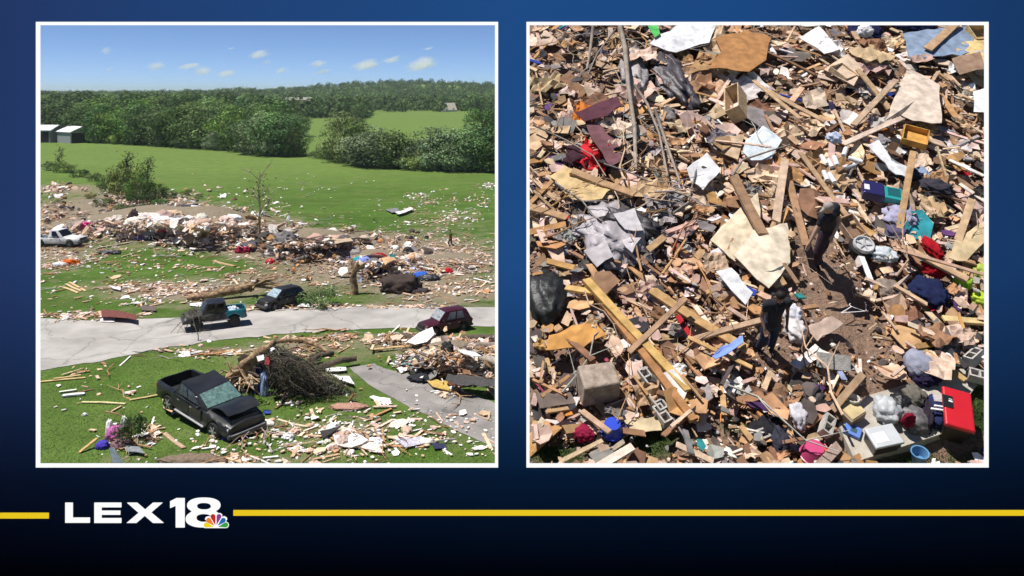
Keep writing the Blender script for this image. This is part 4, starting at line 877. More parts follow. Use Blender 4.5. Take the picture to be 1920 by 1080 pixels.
# cinder blocks
def cinder(px, py, yaw, label, tilt=0, h=.16, s=.82):
    t = thing('cinder_block', label, 'cinder block', SM(px, py, yaw, h) @ RX(tilt) @ SC(s, s, s), 'cinder blocks')
    L, W, H_, w = .40, .20, .20, .033; mb = MB()
    for y in (-1, 1): mb.box(T(0, y*(W/2-w/2), H_/2), L, w, H_)
    for x in (-1, 0, 1): mb.box(T(x*(L/2-w/2), 0, H_/2), w, W-2*w-.001, H_-.004)
    mb.build('block_shell', BLK, t); mb = MB(); mb.box(T(0, 0, .02), L-.08, W-.07, .02); mb.build('core_shadow_plate', BLK, t); return t  # plate added low in the cores for their shadow
cinder(1200, 688, -62, 'cinder block above three others left of the crossed beams', 0, .2); cinder(1212, 716, -62, 'second cinder block in the row left of the crossed beams', 0, .2)
cinder(1232, 762, -62, 'cinder block on the grass, upper of the pair left of the lower beam end', 0, .16); cinder(1240, 785, -62, 'cinder block on the grass, lower of the pair left of the lower beam end', 0, .14)
cinder(1562, 692, -10, 'tilted grey cinder block above the concrete slab', -50, .3, 1.2); cinder(1828, 678, 35, 'cinder block at the right edge above the red lidded bin', -30, .3); cinder(1832, 712, -20, 'cinder block at the right edge beside the red lid', 0, .2)
cinder(1545, 802, 60, 'open cinder block right of the doll dress', 20, .22); cinder(1420, 826, 20, 'cinder block lying in the thin white trim at the bottom', 0, .12)
mb = MB(); 
Mx = SM(1120, 735, 8, .12)
mb.box(Mx @ T(0, 0, .22), .62, .46, .46, (.36, .29, .24), taper=.9, j=.03); o = mb.build('concrete_chunk', DR, origin=Mx.translation); b_ = o.modifiers.new('bevel', 'BEVEL'); b_.width = .035; b_.segments = 3
tag(o, 'big squared concrete chunk in the lower left', 'concrete block')
# wheel rim
t = thing('wheel_rim', 'round grey wheel rim lying right of the person in a cap', 'wheel', SM(1618, 462, 0, .34) @ RX(8))
mb = MB(); mb.lathe(Matrix(), [(.15, 0), (.19, .01), (.20, .05), (.185, .10), (.165, .10), (.155, .06), (.15, .05)], 24, (.52, .52, .53)); mb.build('rim_ring', PLAS, t, smooth=40)
mb = MB()
for k in range(5): mb.box(RZ(k*72) @ T(.085, 0, .065), .15, .035, .02, (.42, .42, .43))
mb.lathe(T(0, 0, .05), [(.04, 0), (.045, .02), (.03, .035)], 12, (.42, .42, .43)); mb.build('spokes', PLAS, t)
mb = MB(); mb.lathe(T(0, 0, -.10), [(.18, 0), (.24, .02), (.255, .07), (.24, .11), (.20, .115)], 24, (.02, .02, .02)); mb.build('tyre', mat('rubber', (.018, .018, .018), rough=.8, na=.1), t, smooth=40)
# teal and purple plastic box
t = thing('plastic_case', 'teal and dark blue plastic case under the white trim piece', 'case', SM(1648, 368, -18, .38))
boxes(t, [('case_body', T(-.14, 0, .10), .42, .42, .2, (.018, .016, .09), PLAS, .95, .02), ('end_tray', T(.24, 0, .08), .34, .36, .16, (.02, .27, .27), PLAS, 1.05, .02), ('tray_hollow_shade', T(.25, .02, .165), .24, .24, .008, (.01, .10, .11), PLAS, 1, 0), ('label_sticker', T(-.28, -.02, .204), .10, .16, .006, (.7, .68, .74), PLAS, 1, 0)])  # darker teal plate on the tray paints the shade of a hollow
def opened(name, label, cat, px, py, yaw, w, d, hh, col, h=.3, tx=0, ty=0, inner=(.10, .06, .04)):
    t = thing(name, label, cat, SM(px, py, yaw, h) @ RX(tx) @ RY(ty)); k = .02
    boxes(t, [('bottom', T(0, 0, k/2), w-.004, d-.004, k, inner, DS, 1, 0), ('side_panel', T(-w/2, 0, hh/2), k, d, hh, col, DW, 1, .003), ('side_panel', T(w/2, 0, hh/2), k, d, hh, col, DW, 1, .003),
              ('end_panel', T(0, -d/2, hh/2), w-.022, k, hh-.003, col, DW, 1, .003), ('end_panel', T(0, d/2, hh/2), w-.022, k, hh-.003, col, DW, 1, .003)]); return t
opened('cabinet', 'open tan cabinet with pale lining in the upper middle', 'cabinet', 1388, 205, -12, .34, .95, .42, (.56, .40, .24), .34, 0, -38, (.66, .55, .50))
opened('drawer', 'orange wooden drawer on its back in the upper right', 'drawer', 1714, 262, -28, .50, .58, .16, (.52, .28, .07), .46, 0, 0, (.55, .29, .07))
opened('drawer', 'tan drawer with its corner up below the navy cloth', 'drawer', 1578, 140, 35, .50, .5, .14, (.55, .40, .26), .44, 10, 10, (.60, .46, .33))
opened('drawer', 'pale brown crate left of the wheel rim', 'crate', 1592, 430, 25, .36, .46, .15, (.47, .32, .22), .32, 20, 0, (.24, .15, .10))
opened('carton', 'yellow tan carton at the top right corner', 'carton', 1838, 70, 8, .7, .5, .25, (.56, .40, .19), .4, 15, 0, (.42, .28, .12))
opened('box_frame', 'brown box frame below the white rolls', 'box frame', 1512, 310, 35, .34, .34, .1, (.45, .28, .15), .42, 0, 0, (.30, .18, .10))
# white rolls
for k, (x, y, a) in enumerate([(1545, 300, 96), (1556, 306, 92), (1567, 302, 84), (1548, 330, 88), (1560, 334, 95), (1584, 285, 60), (1592, 312, 20), (1604, 300, -30)]):
    p = S(x, y, .46); mb = MB(); M = T(p) @ RX(TILT) @ RZ(a) @ RY(90); L = .30
    mb.lathe(M @ T(0, 0, -L/2), [(.035, 0), (.052, .01), (.052, L-.01), (.035, L)], 12, jit((.74, .71, .72), .06)); o = mb.build('paper_roll', PLAS, origin=p, smooth=40)
    tag(o, f'white roll in the upper right wreckage, {ORD[k]} of the bundle', 'roll', 'white rolls')
for k, (x, y, w, c, lab, nm) in enumerate([(1147, 806, .34, (.01, .05, .50), 'blue plastic basin on the lower left of the debris field', 'basin'), (1523, 850, .38, (.50, .06, .17), 'pink plastic basin at the bottom edge', 'basin'), (1722, 864, .24, (.10, .24, .42), 'blue plastic bucket at the bottom edge below the slab', 'bucket'), (1598, 762, .18, (.6, .58, .56), 'small pale bowl behind the cardboard box', 'bowl')]):
    t = thing(nm, lab, nm, SM(x, y, 20, .16) @ (T(0, 0, .17) @ RX(172) if k < 2 else RX(-12))); mb = MB(); mb.lathe(Matrix(), [(w*.36, 0), (w*.5, .16), (w*.54, .165), (w*.54, .18), (w*.46, .178), (w*.33, .03)], 20, c); mb.build('shell', PLAS, t, smooth=40)
    mb = MB(); mb.tube([(w*.5, 0, .16), (w*.62, .05, .12), (w*.64, -.05, .12), (w*.5, -.06, .16)], .012, 6, c); mb.build('handle', PLAS, t)
t = thing('traffic_cone', 'orange cone shape lying at the bottom edge right of the pink basin', 'cone', SM(1552, 862, 15, .22) @ RX(-90) @ RX(-8))
mb = MB(); mb.lathe(Matrix(), [(.13, 0), (.10, .03), (.045, .42), (.02, .45)], 16, (.62, .13, .05)); mb.build('cone_body', PLAS, t, smooth=40)
mb = MB(); mb.lathe(T(0, 0, .28), [(.071, 0), (.058, .11)], 16, (.75, .72, .72)); mb.build('white_band', PLAS, t, smooth=40)
# wire hanger
p = SM(1597, 580, 5, .16); mb = MB(); pts = [(-.22, -.06, 0), (.22, -.06, 0), (.02, .06, 0), (0, .10, 0), (.03, .13, 0)]; mb.tube([p @ Vector(q) for q in pts], .008, 6, (.8, .8, .8)); mb.tube([p @ Vector(q) for q in (pts[0], pts[2])], .008, 6, (.8, .8, .8)); tag(mb.build('clothes_hanger', PLAS, origin=p.translation), 'white clothes hanger on the bare earth', 'hanger')
# thin white trim folded at the bottom
mb = MB(); mb.tube([S(1340, 862, .2), S(1402, 838, .26), S(1432, 812, .3), S(1366, 798, .25)], .022, 4, (.72, .63, .56)); tag(mb.build('trim_strip', DS, origin=S(1400, 830, .2)), 'folded pale trim strip at the bottom left of the doll dress', 'trim')
# bare limbs in the upper left
for k, (pts, r, lab) in enumerate([
 ([(1158, 30, .6), (1172, 90, .62), (1178, 160, .66), (1190, 240, .64), (1192, 318, .5)], .075, 'thick grey limb running down the upper left of the debris field'),
 ([(1112, 50, .55), (1106, 100, .58), (1100, 130, .5)], .05, 'grey limb left of the thick grey limb at the top'),
 ([(1190, 160, .6), (1214, 195, .66), (1236, 250, .6), (1252, 330, .45)], .04, 'bent limb forking right from the thick grey limb'),
 ([(1154, 55, .75), (1120, 100, .66), (1102, 140, .5)], .025, 'pale peeled stick across the top left limbs'),
 ([(1228, 205, .6), (1250, 270, .62), (1276, 345, .5)], .045, 'brown split limb right of the bent limb'),
 ([(1000, 235, .55), (1060, 262, .58), (1112, 292, .52), (1136, 330, .45)], .02, 'thin pale stick left of the maroon panels'),
 ([(1372, 330, .6), (1392, 300, .6), (1446, 282, .6), (1480, 272, .5)], .03, 'grey limb lying under the pale bluish sheet'),
 ([(1262, 400, .4), (1290, 380, .44), (1310, 300, .5)], .03, 'grey limb left of the square white panel')]):
    q = [S(*a) for a in pts]; mb = MB(); mb.tube(q, [r*(1-.5*i/(len(q)-1)) for i in range(len(q))], 8, (.30, .25, .21)); tag(mb.build('tree_limb', DW, origin=q[0], smooth=180), lab, 'branch', 'bare limbs on the bank')
# grass on the tilted ground's lower corners
mb = MB(); rg = random.Random(3)
for i in range(16000):
    px, py = rg.uniform(985, 1870), rg.uniform(700, 890)
    if rg.random() > grass_r(px, py)*1.1: continue
    p = S(px, py); u, v = uv(p); p = p+SN*bump_h(u, v); a = rg.uniform(0, 6.28); w = .008; hgt = rg.uniform(.03, .10); d = Vector((math.cos(a), math.sin(a), 0))
    mb.add([p-d*w, p+d*w, p+SN*hgt+Vector((rg.uniform(-.04, .04), rg.uniform(-.04, .04), 0))], [(0, 1, 2)], jit((.07, .115, .03), .3))
tag(mb.build('corner_grass', mat('grass_blades', attr=True, rough=.8, na=.1, trans=.3)), 'tufts of grass on the lower corners of the tilted ground', 'grass', kind='stuff')

# ------------------------------------------------------------------ left view: strewn debris
def PL(px, py, h=0.0):
    g_ = P(px, py); g_ = mound(g_.x, g_.y); return P(px, py, h+g_)
LMK = [(390, 755, 'the black crew cab pickup'), (400, 595, 'the black and teal pickup'), (525, 560, 'the black hatchback'), (835, 608, 'the maroon car'), (115, 447, 'the white pickup'), (500, 690, 'the uprooted tree'), (665, 525, 'the broken pale stump'), (340, 400, 'the big pale debris heap'), (590, 450, 'the dark brush heap'), (755, 530, 'the dark brown tarp'), (845, 452, 'the walking figure'), (430, 545, 'the fallen log'), (870, 705, 'the charred roof slab'), (225, 590, 'the red brown panel'), (215, 820, 'the pink rubbish clump'), (650, 810, 'the bottom lawn'), (120, 540, 'the tan slat bundle'), (600, 330, 'the open green field'), (850, 770, 'the driveway'), (163, 424, 'the magenta bag'), (908, 349, 'the white field scatter')]
rnd = random.Random(77); specs = []
ROADTOP = lambda px: interp(top, px); ROADBOT = lambda px: interp(bot, px)
def spec_left(kind, px, py, d, h, tilt, k):
    if not (45 < px < 958) or py > 905 or py < 300: return
    if ROADTOP(px)+3 < py < ROADBOT(px)-3 and rnd.random() < .985: return
    if (px-390)**2/100**2+(py-765)**2/48**2 < 1 and rnd.random() < .85: return
    p = PL(px, py, h); M = T(p) @ RZ(rnd.uniform(0, 360)) @ RX(rnd.uniform(-tilt, tilt)) @ RY(rnd.uniform(-tilt, tilt))
    big = d[0]*spx(p); noun = {'plank': 'plank', 'sheet': 'scrap of board', 'twig': 'branch', 'chunk': 'chunk'}[kind]; sz = 'long' if kind in ('plank', 'twig') and big > 30 else ('large' if big > 26 else 'small')
    specs.append(dict(kind=kind, M=M, d=d, col=tuple(min(.84, c_*(1.22 if k in 'wkp' else 1.1)) for c_ in jit(rnd.choice(PAL[k]), .15)), size=big*max(.05, d[1]*spx(p))**.5, label=f'{sz} {TONE[k]} {noun} {nearest(LMK, px, py)}'))
for (cx, cy, rx, ry, n_, pal, k_) in CL:
    heap = k_ > .75
    subs = [(rnd.gauss(cx, rx*.55), rnd.gauss(cy, ry*.55), rnd.uniform(.05, .2)) for _ in range(max(3, n_//22))]
    for i in range(int(n_*1.25)):
        px = rnd.gauss(cx, rx*.55); py = rnd.gauss(cy, ry*.55)
        if rnd.random() < .68: sb = rnd.choice(subs); px = rnd.gauss(sb[0], rx*sb[2]); py = rnd.gauss(sb[1], ry*sb[2]); k = rnd.choice(pal); near = (py-HY)/450
        q = rnd.random(); fg = cy > 780
        tiny = k_ == 0
        if fg and .46 < q < .66 and rnd.random() < .6: q = .8
        if q < .46:
            a = min(1.5, rnd.lognormvariate(-1.35, .65))*(1.7 if heap and cy < 520 else (.75 if fg else (.5 if tiny else 1))); spec_left('sheet', px, py, (a, a*rnd.uniform(.35, .95), rnd.uniform(.015, .05)), rnd.uniform(.03, .6 if heap else .08), 46 if heap else 9, k)
        elif q < .66:
            kk = k if k in 'wokp' else 'o'; spec_left('plank', px, py, (min(3.2, rnd.lognormvariate(-.25, .5))*(.45 if tiny else 1), rnd.choice((.06, .09, .12, .16)), .045), rnd.uniform(.04, .5 if heap else .1), 14 if heap else 4, rnd.choice(kk+'po'))
        elif q < .70: spec_left('twig', px, py, (rnd.uniform(1, 3.2), rnd.uniform(.02, .05)), rnd.uniform(.1, .5 if heap else .15), 10, rnd.choice('oog'))
        else:
            a = rnd.uniform(.10, .42)*(1.3 if cy < 480 else (.55 if fg else (.6 if tiny else 1)))*(rnd.uniform(1, 2.4) if heap and cy < 480 else 1); spec_left('chunk', px, py, (a, a*rnd.uniform(.5, 1), a*rnd.uniform(.3, .8)), rnd.uniform(.01, .35 if heap else .05), 25, k)
realise(specs, {'plank': 250, 'sheet': 300, 'twig': 110, 'chunk': 0}, {
 'plank': ('scattered_plank', 'plank', 'planks scattered over the valley lots', '', 'lumber_splinters', 'small lumber splinters scattered over the lots'),
 'sheet': ('board_scrap', 'board', 'board scraps scattered over the valley lots', '', 'board_litter', 'small white and tan board litter over the lots'),
 'twig': ('fallen_branch', 'branch', 'branches fallen over the valley lots', '', 'twig_litter', 'thin twigs scattered over the lots'),
 'chunk': ('rubble', 'rubble', 'rubble', '', 'scattered_rubble', 'pale rubble and insulation lumps scattered over the lots')})
# lawn tufts
mb = MB(); rg = random.Random(9)
for i in range(40000):
    px, py = rg.uniform(50, 950), rg.uniform(640, 890)
    if py < ROADBOT(px)+2: continue
    p = P(px, py)
    if rg.random() < dirt_at(p.x, p.y)*1.3 or (px > 640 and (px-655)*.45+690-14 < py+8 and py < (px-735)*.42+676+90 and py > (px-735)*.42+672): continue
    a = rg.uniform(0, 6.28); w = rg.uniform(.010, .02); hg = rg.uniform(.03, .075); d = Vector((math.cos(a), math.sin(a), 0))
    mb.add([p-d*w, p+d*w, p+Vector((rg.uniform(-.06, .06), rg.uniform(-.06, .06), hg))], [(0, 1, 2)], jit((.105, .150, .045), .35))
tag(mb.build('lawn_grass', mat('grass_blades', attr=True, rough=.8, na=.1, trans=.3)), 'uneven green lawn grass in the foreground', 'grass', kind='stuff')

# ------------------------------------------------------------------ left view: named pieces
PT, NV = PL, Vector((0, 0, 1))
UPN = Vector((0, 0, 1))
for b in [
 (75, 716, 160, 708, 6, (.60, .43, .20), 'long yellow board on the lawn at the left edge', .05, .05, .05),
 (100, 710, 152, 703, 5, (.60, .45, .24), 'shorter yellow board just behind the long one at the left edge', .14, .12, .05),
 (153, 754, 235, 757, 5, (.66, .58, .30), 'straight yellow board lying level on the lawn', .05, .05, .05),
 (243, 750, 302, 739, 6, (.55, .42, .18), 'yellow board reaching under the rear of the black crew cab pickup', .05, .10, .05),
 (118, 742, 158, 738, 9, (.80, .80, .80), 'white post with crosspiece lying on the lawn', .08, .08, .08),
 (149, 848, 182, 822, 7, (.50, .32, .14), 'brown board leaning at the pink and purple rubbish clump', .05, .35, .05),
 (118, 538, 146, 549, 5, (.62, .45, .24), 'tan slat, upper of the slat bundle on the grass', .05, .05, .05),
 (124, 532, 152, 545, 5, (.62, .45, .26), 'tan slat, middle of the slat bundle on the grass', .1, .05, .05),
 (130, 529, 160, 545, 5, (.60, .42, .22), 'tan slat, lower of the slat bundle on the grass', .05, .05, .05),
 (182, 465, 247, 454, 5, (.42, .36, .25), 'long grey pole beside the white pickup', .1, .1, .1),
 (400, 489, 440, 499, 7, (.46, .30, .18), 'orange brown plank on the grass above the fallen log', .06, .06, .06),
 (308, 812, 345, 840, 8, (.46, .32, .22), 'brown plank below the black crew cab pickup', .05, .05, .06),
 (520, 786, 575, 800, 5, (.66, .56, .40), 'pale long board on the lawn right of the black pickup', .05, .05, .05),
 (700, 655, 780, 648, 8, (.55, .38, .20), 'orange brown board behind the driveway', .2, .25, .05),
 (655, 752, 664, 738, 7, (.50, .28, .15), 'short orange stick standing right of the brush', .0, .45, .06),
 (918, 725, 932, 745, 9, (.40, .28, .2), 'brown post end at the right edge above the driveway', .3, .1, .1),
 (560, 568, 572, 566, 5, (.5, .4, .3), 'short stick by the black hatchback', .05, .05, .05),
 (700, 520, 760, 505, 6, (.66, .56, .46), 'pale board above the dark brown tarp', .3, .35, .05),
]: plankR(*b, grp='boards lying about the lots')
for s in [
 ([(190, 580), (256, 590), (256, 600), (190, 594)], (.17, .055, .045), 'long red brown panel lying beside the road', .42), 
 ([(188, 594), (215, 595), (214, 603), (188, 602)], (.80, .77, .75), 'white board below the red brown panel', .1),
 ([(262, 574), (290, 573), (293, 582), (266, 582)], (.13, .10, .09), 'dark brown board right of the red brown panel', .15),
 ([(303, 738), (318, 735), (330, 765), (322, 772), (306, 764)], (.62, .40, .24), 'tan board leaning on the rear wheel of the black crew cab pickup', .35),
 ([(265, 792), (296, 800), (292, 806), (264, 804)], (.58, .42, .26), 'tan board on the lawn right of the pink rubbish clump', .08),
 ([(715, 484), (738, 478), (742, 488), (722, 497)], (.58, .36, .20), 'orange plywood sheet in the middle debris', .7),
 ([(533, 428), (556, 432), (560, 442), (545, 448)], (.46, .46, .48), 'grey metal sheet on top of the dark brush heap', 1.2),
 ([(622, 440), (650, 438), (662, 452), (628, 458)], (.50, .38, .26), 'beige sheet on the right of the dark brush heap', 1.0),
 ([(722, 392), (745, 389), (750, 396), (735, 398)], (.2, .2, .22), 'dark sheet in the small field wreck', .3), 
 ([(740, 398), (770, 388), (776, 391), (748, 401)], (.74, .72, .70), 'white sheet in the small field wreck', .4),
 ([(762, 640), (785, 625), (811, 613), (815, 626), (800, 640), (778, 646)], (.85, .84, .83), 'bright white sheet heaped in front of the maroon car', .7),
 ([(204, 535), (226, 538), (226, 544), (212, 541)], (.74, .68, .74), 'pale lavender sheet on the grass', .2),
 ([(735, 680), (755, 688), (780, 686), (752, 700)], (.80, .78, .72), 'white sheet at the top of the driveway', .1),
 ([(840, 700), (928, 710), (935, 724), (860, 722), (835, 712)], (.07, .065, .065), 'charred roof slab at the right edge above the driveway', .75),
 ([(800, 712), (842, 712), (838, 720), (846, 732), (812, 724)], (.52, .36, .10), 'yellow insulation board beside the charred roof slab', .2),
 ([(858, 655), (890, 660), (905, 668), (870, 664)], (.80, .78, .76), 'white window frame board right of the maroon car debris', .9),
 ([(745, 670), (785, 668), (790, 680), (750, 682)], (.16, .30, .32), 'teal sheet on the grass behind the driveway', .15),
 ([(620, 700), (655, 705), (665, 720), (640, 712)], (.80, .78, .76), 'white torn sheet beside the dark brush', .2),
 ([(610, 690), (648, 688), (650, 694), (612, 696)], (.76, .74, .72), 'white strip right of the uprooted tree', .15),
 ([(625, 815), (665, 812), (690, 825), (660, 838), (630, 832)], (.80, .76, .73), 'white crumpled panel on the bottom lawn', .2),
 ([(660, 828), (705, 830), (720, 848), (690, 845)], (.72, .62, .56), 'pinkish panel on the bottom lawn', .15),
 ([(740, 822), (790, 818), (805, 828), (760, 838)], (.50, .49, .58), 'lavender grey sheet on the bottom lawn', .12),
 ([(810, 830), (835, 832), (838, 840), (815, 842)], (.03, .035, .08), 'navy folded sheet on the bottom lawn', .12),
 ([(495, 770), (508, 770), (506, 776), (494, 775)], (.03, .06, .32), 'small blue board right of the black crew cab pickup bumper', .12),
 ([(640, 798), (600, 808), (606, 822), (620, 812)], (.05, .045, .045), 'black curved sheet behind the white crumpled panel', .3),
 ([(338, 384), (365, 383), (372, 394), (345, 397)], (.045, .045, .055), 'dark tarp sheet on top of the big pale heap', 1.4),
 ([(358, 384), (380, 386), (378, 396), (362, 396)], (.82, .80, .80), 'white sheet on top of the big pale heap', 1.55),
 ([(375, 430), (395, 432), (390, 448), (376, 446)], (.64, .50, .36), 'tan mattress panel at the right of the big pale heap', .9),
 ([(300, 388), (330, 386), (328, 404), (296, 402)], (.66, .54, .45), 'pinkish tan mattress panel on the big pale heap', 1.4),
 ([(230, 835), (262, 838), (272, 850), (238, 846)], (.22, .24, .26), 'grey bent sheet at the pink and purple rubbish clump', .15),
 ([(204, 840), (214, 838), (230, 868), (212, 870)], (.10, .13, .15), 'dark slate panel at the pink and purple rubbish clump', .3),
]: sheetR(*s, t=.03)
def lumpL(px, py, w, d, h, col, label, name='cloth_heap', cat='cloth', mt=None, yaw=0, fold=.45, z=0, freq=3.2):
    p = PL(px, py, z); mb = MB(); lump_mesh(mb, T(p) @ RZ(yaw), w, d, h, col, px*.11+py*.05, fold, freq, 4); return tag(mb.build(name, mt or CLOTH, origin=p, smooth=180), label, cat)
for s in [
 (163, 428, 1.5, 1.0, 1.1, (.55, .01, .18), 'magenta bag above the white pickup', 'bag', 'bag', BAG),
 (131, 496, 1.9, .8, .7, (.55, .12, .02), 'orange cushion on the grass below the white pickup', 'cushion', 'cushion', CLOTH),
 (112, 498, 1.4, .9, .5, (.7, .7, .7), 'white crumpled plastic beside the orange cushion', 'plastic_sheet', 'plastic sheet', BAG),
 (206, 476, 2.2, 1.0, .6, (.04, .04, .045), 'black tray like heap on the grass', 'plastic_tray', 'tray', BAG),
 (265, 450, 1.4, .9, .7, (.16, .12, .24), 'purple cloth left of the black red topped bin', 'cloth_heap', 'cloth', CLOTH),
 (283, 450, 1.6, 1.0, .8, (.04, .04, .05), 'black sacks beside the red topped bin', 'sack', 'bag', BAG),
 (258, 398, 2.2, 1.4, 1.0, (.35, .48, .62), 'pale blue cloth on the big pale heap', 'cloth_heap', 'cloth', CLOTH),
 (250, 418, 1.2, .9, 2.2, (.06, .04, .045), 'dark upright cloth bundle in the big pale heap', 'cloth_bundle', 'cloth', CLOTH),
 (320, 408, 3.2, 2.0, 1.3, (.62, .45, .32), 'tan insulation roll in the middle of the big pale heap', 'insulation', 'insulation', CLOTH),
 (280, 412, 3.4, 2.0, 1.2, (.70, .62, .58), 'pale insulation mass left of the tan roll', 'insulation', 'insulation', CLOTH),
 (400, 410, 2.2, 1.6, 1.6, (.05, .05, .06), 'dark cloth mass at the right of the big pale heap', 'cloth_heap', 'cloth', CLOTH),
 (228, 428, 2.4, 1.4, 1.2, (.10, .075, .07), 'dark brown rubble lump left of the tan insulation', 'rubble_lump', 'rubble', DR),
 (455, 474, 1.6, 1.0, .9, (.30, .02, .05), 'red ball like cushion left of the dark brush heap', 'cushion', 'cushion', CLOTH),
 (474, 468, 2.6, 1.5, 1.2, (.10, .10, .12), 'slate grey cloth heap beside the red cushion', 'cloth_heap', 'cloth', CLOTH),
 (507, 494, .9, .7, .7, (.45, .02, .03), 'small red bag below the dark brush heap', 'bag', 'bag', BAG),
 (575, 480, 5.0, 2.2, 1.4, (.14, .11, .10), 'brown canvas mass in the dark brush heap', 'canvas', 'canvas', CLOTH),
 (640, 472, 4.2, 2.0, 1.1, (.42, .38, .38), 'grey striped bedding right of the dark brush heap', 'bedding', 'bedding', CLOTH),
 (560, 470, 2.2, 1.2, 1.2, (.18, .18, .28), 'lavender cloth in the dark brush heap', 'cloth_heap', 'cloth', CLOTH),
 (710, 487, 1.6, 1.0, .9, (.32, .02, .03), 'red cloth left of the orange plywood sheet', 'cloth_heap', 'cloth', CLOTH),
 (685, 492, 1.4, 1.0, .7, (.22, .28, .60), 'blue cloth left of the red cloth', 'cloth_heap', 'cloth', CLOTH),
 (752, 545, 3.4, 2.4, 2.0, (.065, .048, .042), 'dark brown tarp draped over a mound', 'tarp', 'tarp', CLOTH),
 (785, 548, 2.0, 1.2, .5, (.06, .05, .05), 'dark brown tarp corner trailing on the ground', 'tarp', 'tarp', CLOTH),
 (789, 522, 1.5, 1.0, .9, (.04, .13, .50), 'blue tarp bundle right of the dark brown tarp', 'tarp', 'tarp', CLOTH),
 (805, 525, 1.8, 1.0, .7, (.03, .03, .035), 'black bag right of the blue tarp bundle', 'bag', 'bag', BAG),
 (818, 648, 1.7, 1.2, .6, (.66, .56, .46), 'tan curved panel in front of the maroon car', 'curved_panel', 'panel', DS),
 (838, 668, .8, .7, 1.2, (.035, .035, .035), 'dark upright bundle in the right debris pile', 'bundle', 'bundle', CLOTH),
 (795, 712, 1.8, 1.3, .5, (.03, .03, .038), 'black tarp on the driveway edge', 'tarp', 'tarp', CLOTH),
 (862, 722, 1.6, .8, .5, (.20, .09, .06), 'rusty wire tangle before the charred roof slab', 'wire_tangle', 'wire', DR),
 (438, 820, 1.3, .9, .4, (.03, .035, .17), 'dark blue jacket lying before the black pickup bumper', 'jacket', 'jacket', CLOTH),
 (413, 820, .9, .4, .3, (.72, .55, .46), 'pale shoe shaped cushion under the front wheel of the black pickup', 'cushion', 'cushion', CLOTH),
 (486, 738, .55, .5, 2.3, (.02, .03, .12), 'navy cloth hanging on the uprooted tree', 'cloth_hanging', 'cloth', CLOTH),
 (496, 742, .4, .4, 2.0, (.28, .36, .62), 'light blue cloth hanging on the uprooted tree', 'cloth_hanging', 'cloth', CLOTH),
 (217, 822, .8, .7, .9, (.42, .10, .30), 'pink bag in the rubbish clump at the lower left', 'bag', 'bag', BAG),
 (192, 840, .6, .5, .5, (.07, .05, .40), 'violet blue cloth at the left of the rubbish clump', 'cloth_heap', 'cloth', CLOTH),
 (228, 838, 1.0, .7, .5, (.20, .12, .13), 'dark pinkish cloth in the rubbish clump', 'cloth_heap', 'cloth', CLOTH),
 (205, 815, .35, .3, 1.1, (.78, .78, .78), 'white upright shard in the rubbish clump', 'shard', 'shard', PLAS),
 (232, 812, .35, .3, 1.2, (.74, .74, .72), 'white leaning shard right of the pink bag', 'shard', 'shard', PLAS),
 (360, 866, 3.0, .9, .4, (.20, .15, .11), 'brown soil heap at the bottom edge', 'soil_heap', 'soil', DR),
 (655, 765, 2.0, .9, .3, (.42, .24, .18), 'reddish brick rubble patch right of the brush', 'brick_heap', 'rubble', DR),
 (865, 690, 3.4, 1.2, .7, (.62, .60, .58), 'white insulation mass over the charred roof slab', 'insulation', 'insulation', CLOTH),
 (820, 690, 1.4, 1.0, .8, (.12, .10, .09), 'dark burnt lump above the black tarp', 'rubble_lump', 'rubble', DR),
]: lumpL(*s)
rl = random.Random(31)
def clumps(n_, cx, cy, rx, ry, pal, smin, smax, where, nm, noun):
    items = sorted((rl.gauss(cx, rx), rl.gauss(cy, ry)) for _ in range(n_))
    for i, (px, py) in enumerate(items):
        k = rl.choice(pal); w = rl.uniform(smin, smax); c = tuple(min(.82, a*1.15) for a in jit(rl.choice(PAL[k]), .2)); p = PL(px, py, 0); mb = MB()
        lump_mesh(mb, T(p) @ RZ(rl.uniform(0, 360)) @ RX(rl.uniform(-12, 12)), w, w*rl.uniform(.5, .9), w*rl.uniform(.35, .75), c, rl.uniform(0, 90), rl.uniform(.4, .7), 3.0, 3)
        tag(mb.build(nm, CLOTH if k in 'wkpa' else DR, origin=p, smooth=(180 if rl.random() < .5 else 25)), f'{TONE[k]} crumpled {noun} {where}, {ORD[min(i, 35)]} from the left', noun.split()[-1], f'{noun}s {where}')
clumps(36, 325, 414, 62, 7, 'wwwwwkkgdk', 1.0, 2.6, 'in the big pale heap', 'insulation_clump', 'insulation clump')
clumps(30, 330, 440, 70, 8, 'wwwwkkkgd', .6, 1.5, 'along the front of the pale heap', 'wreckage_clump', 'wreckage clump')
clumps(34, 600, 462, 50, 8, 'ddggkkww', 1.0, 2.4, 'in the dark brush heap', 'wreckage_clump', 'wreckage clump')
clumps(26, 740, 492, 60, 12, 'wwkkgoda', .6, 1.7, 'in the middle right wreckage', 'wreckage_clump', 'wreckage clump')
clumps(22, 850, 668, 40, 11, 'wwkgodd', .4, 1.1, 'in the pile by the driveway', 'wreckage_clump', 'wreckage clump')
clumps(24, 650, 822, 75, 14, 'wwwwkk', .3, .9, 'on the bottom lawn', 'cloth_clump', 'cloth clump')
t = thing('rubbish_bin', 'black rubbish bin with a red top beside the big pale heap', 'bin', T(PL(304, 452)))
mb = MB(); mb.lathe(Matrix(), [(.35, 0), (.45, 1.0)], 16, (.035, .03, .035)); mb.build('tub', PLAS, t, smooth=40); mb = MB(); mb.lathe(T(-.1, 0, 1.01), [(.5, 0), (.5, .12), (.35, .2)], 16, (.40, .01, .05)); mb.build('red_top', PLAS, t, smooth=40)

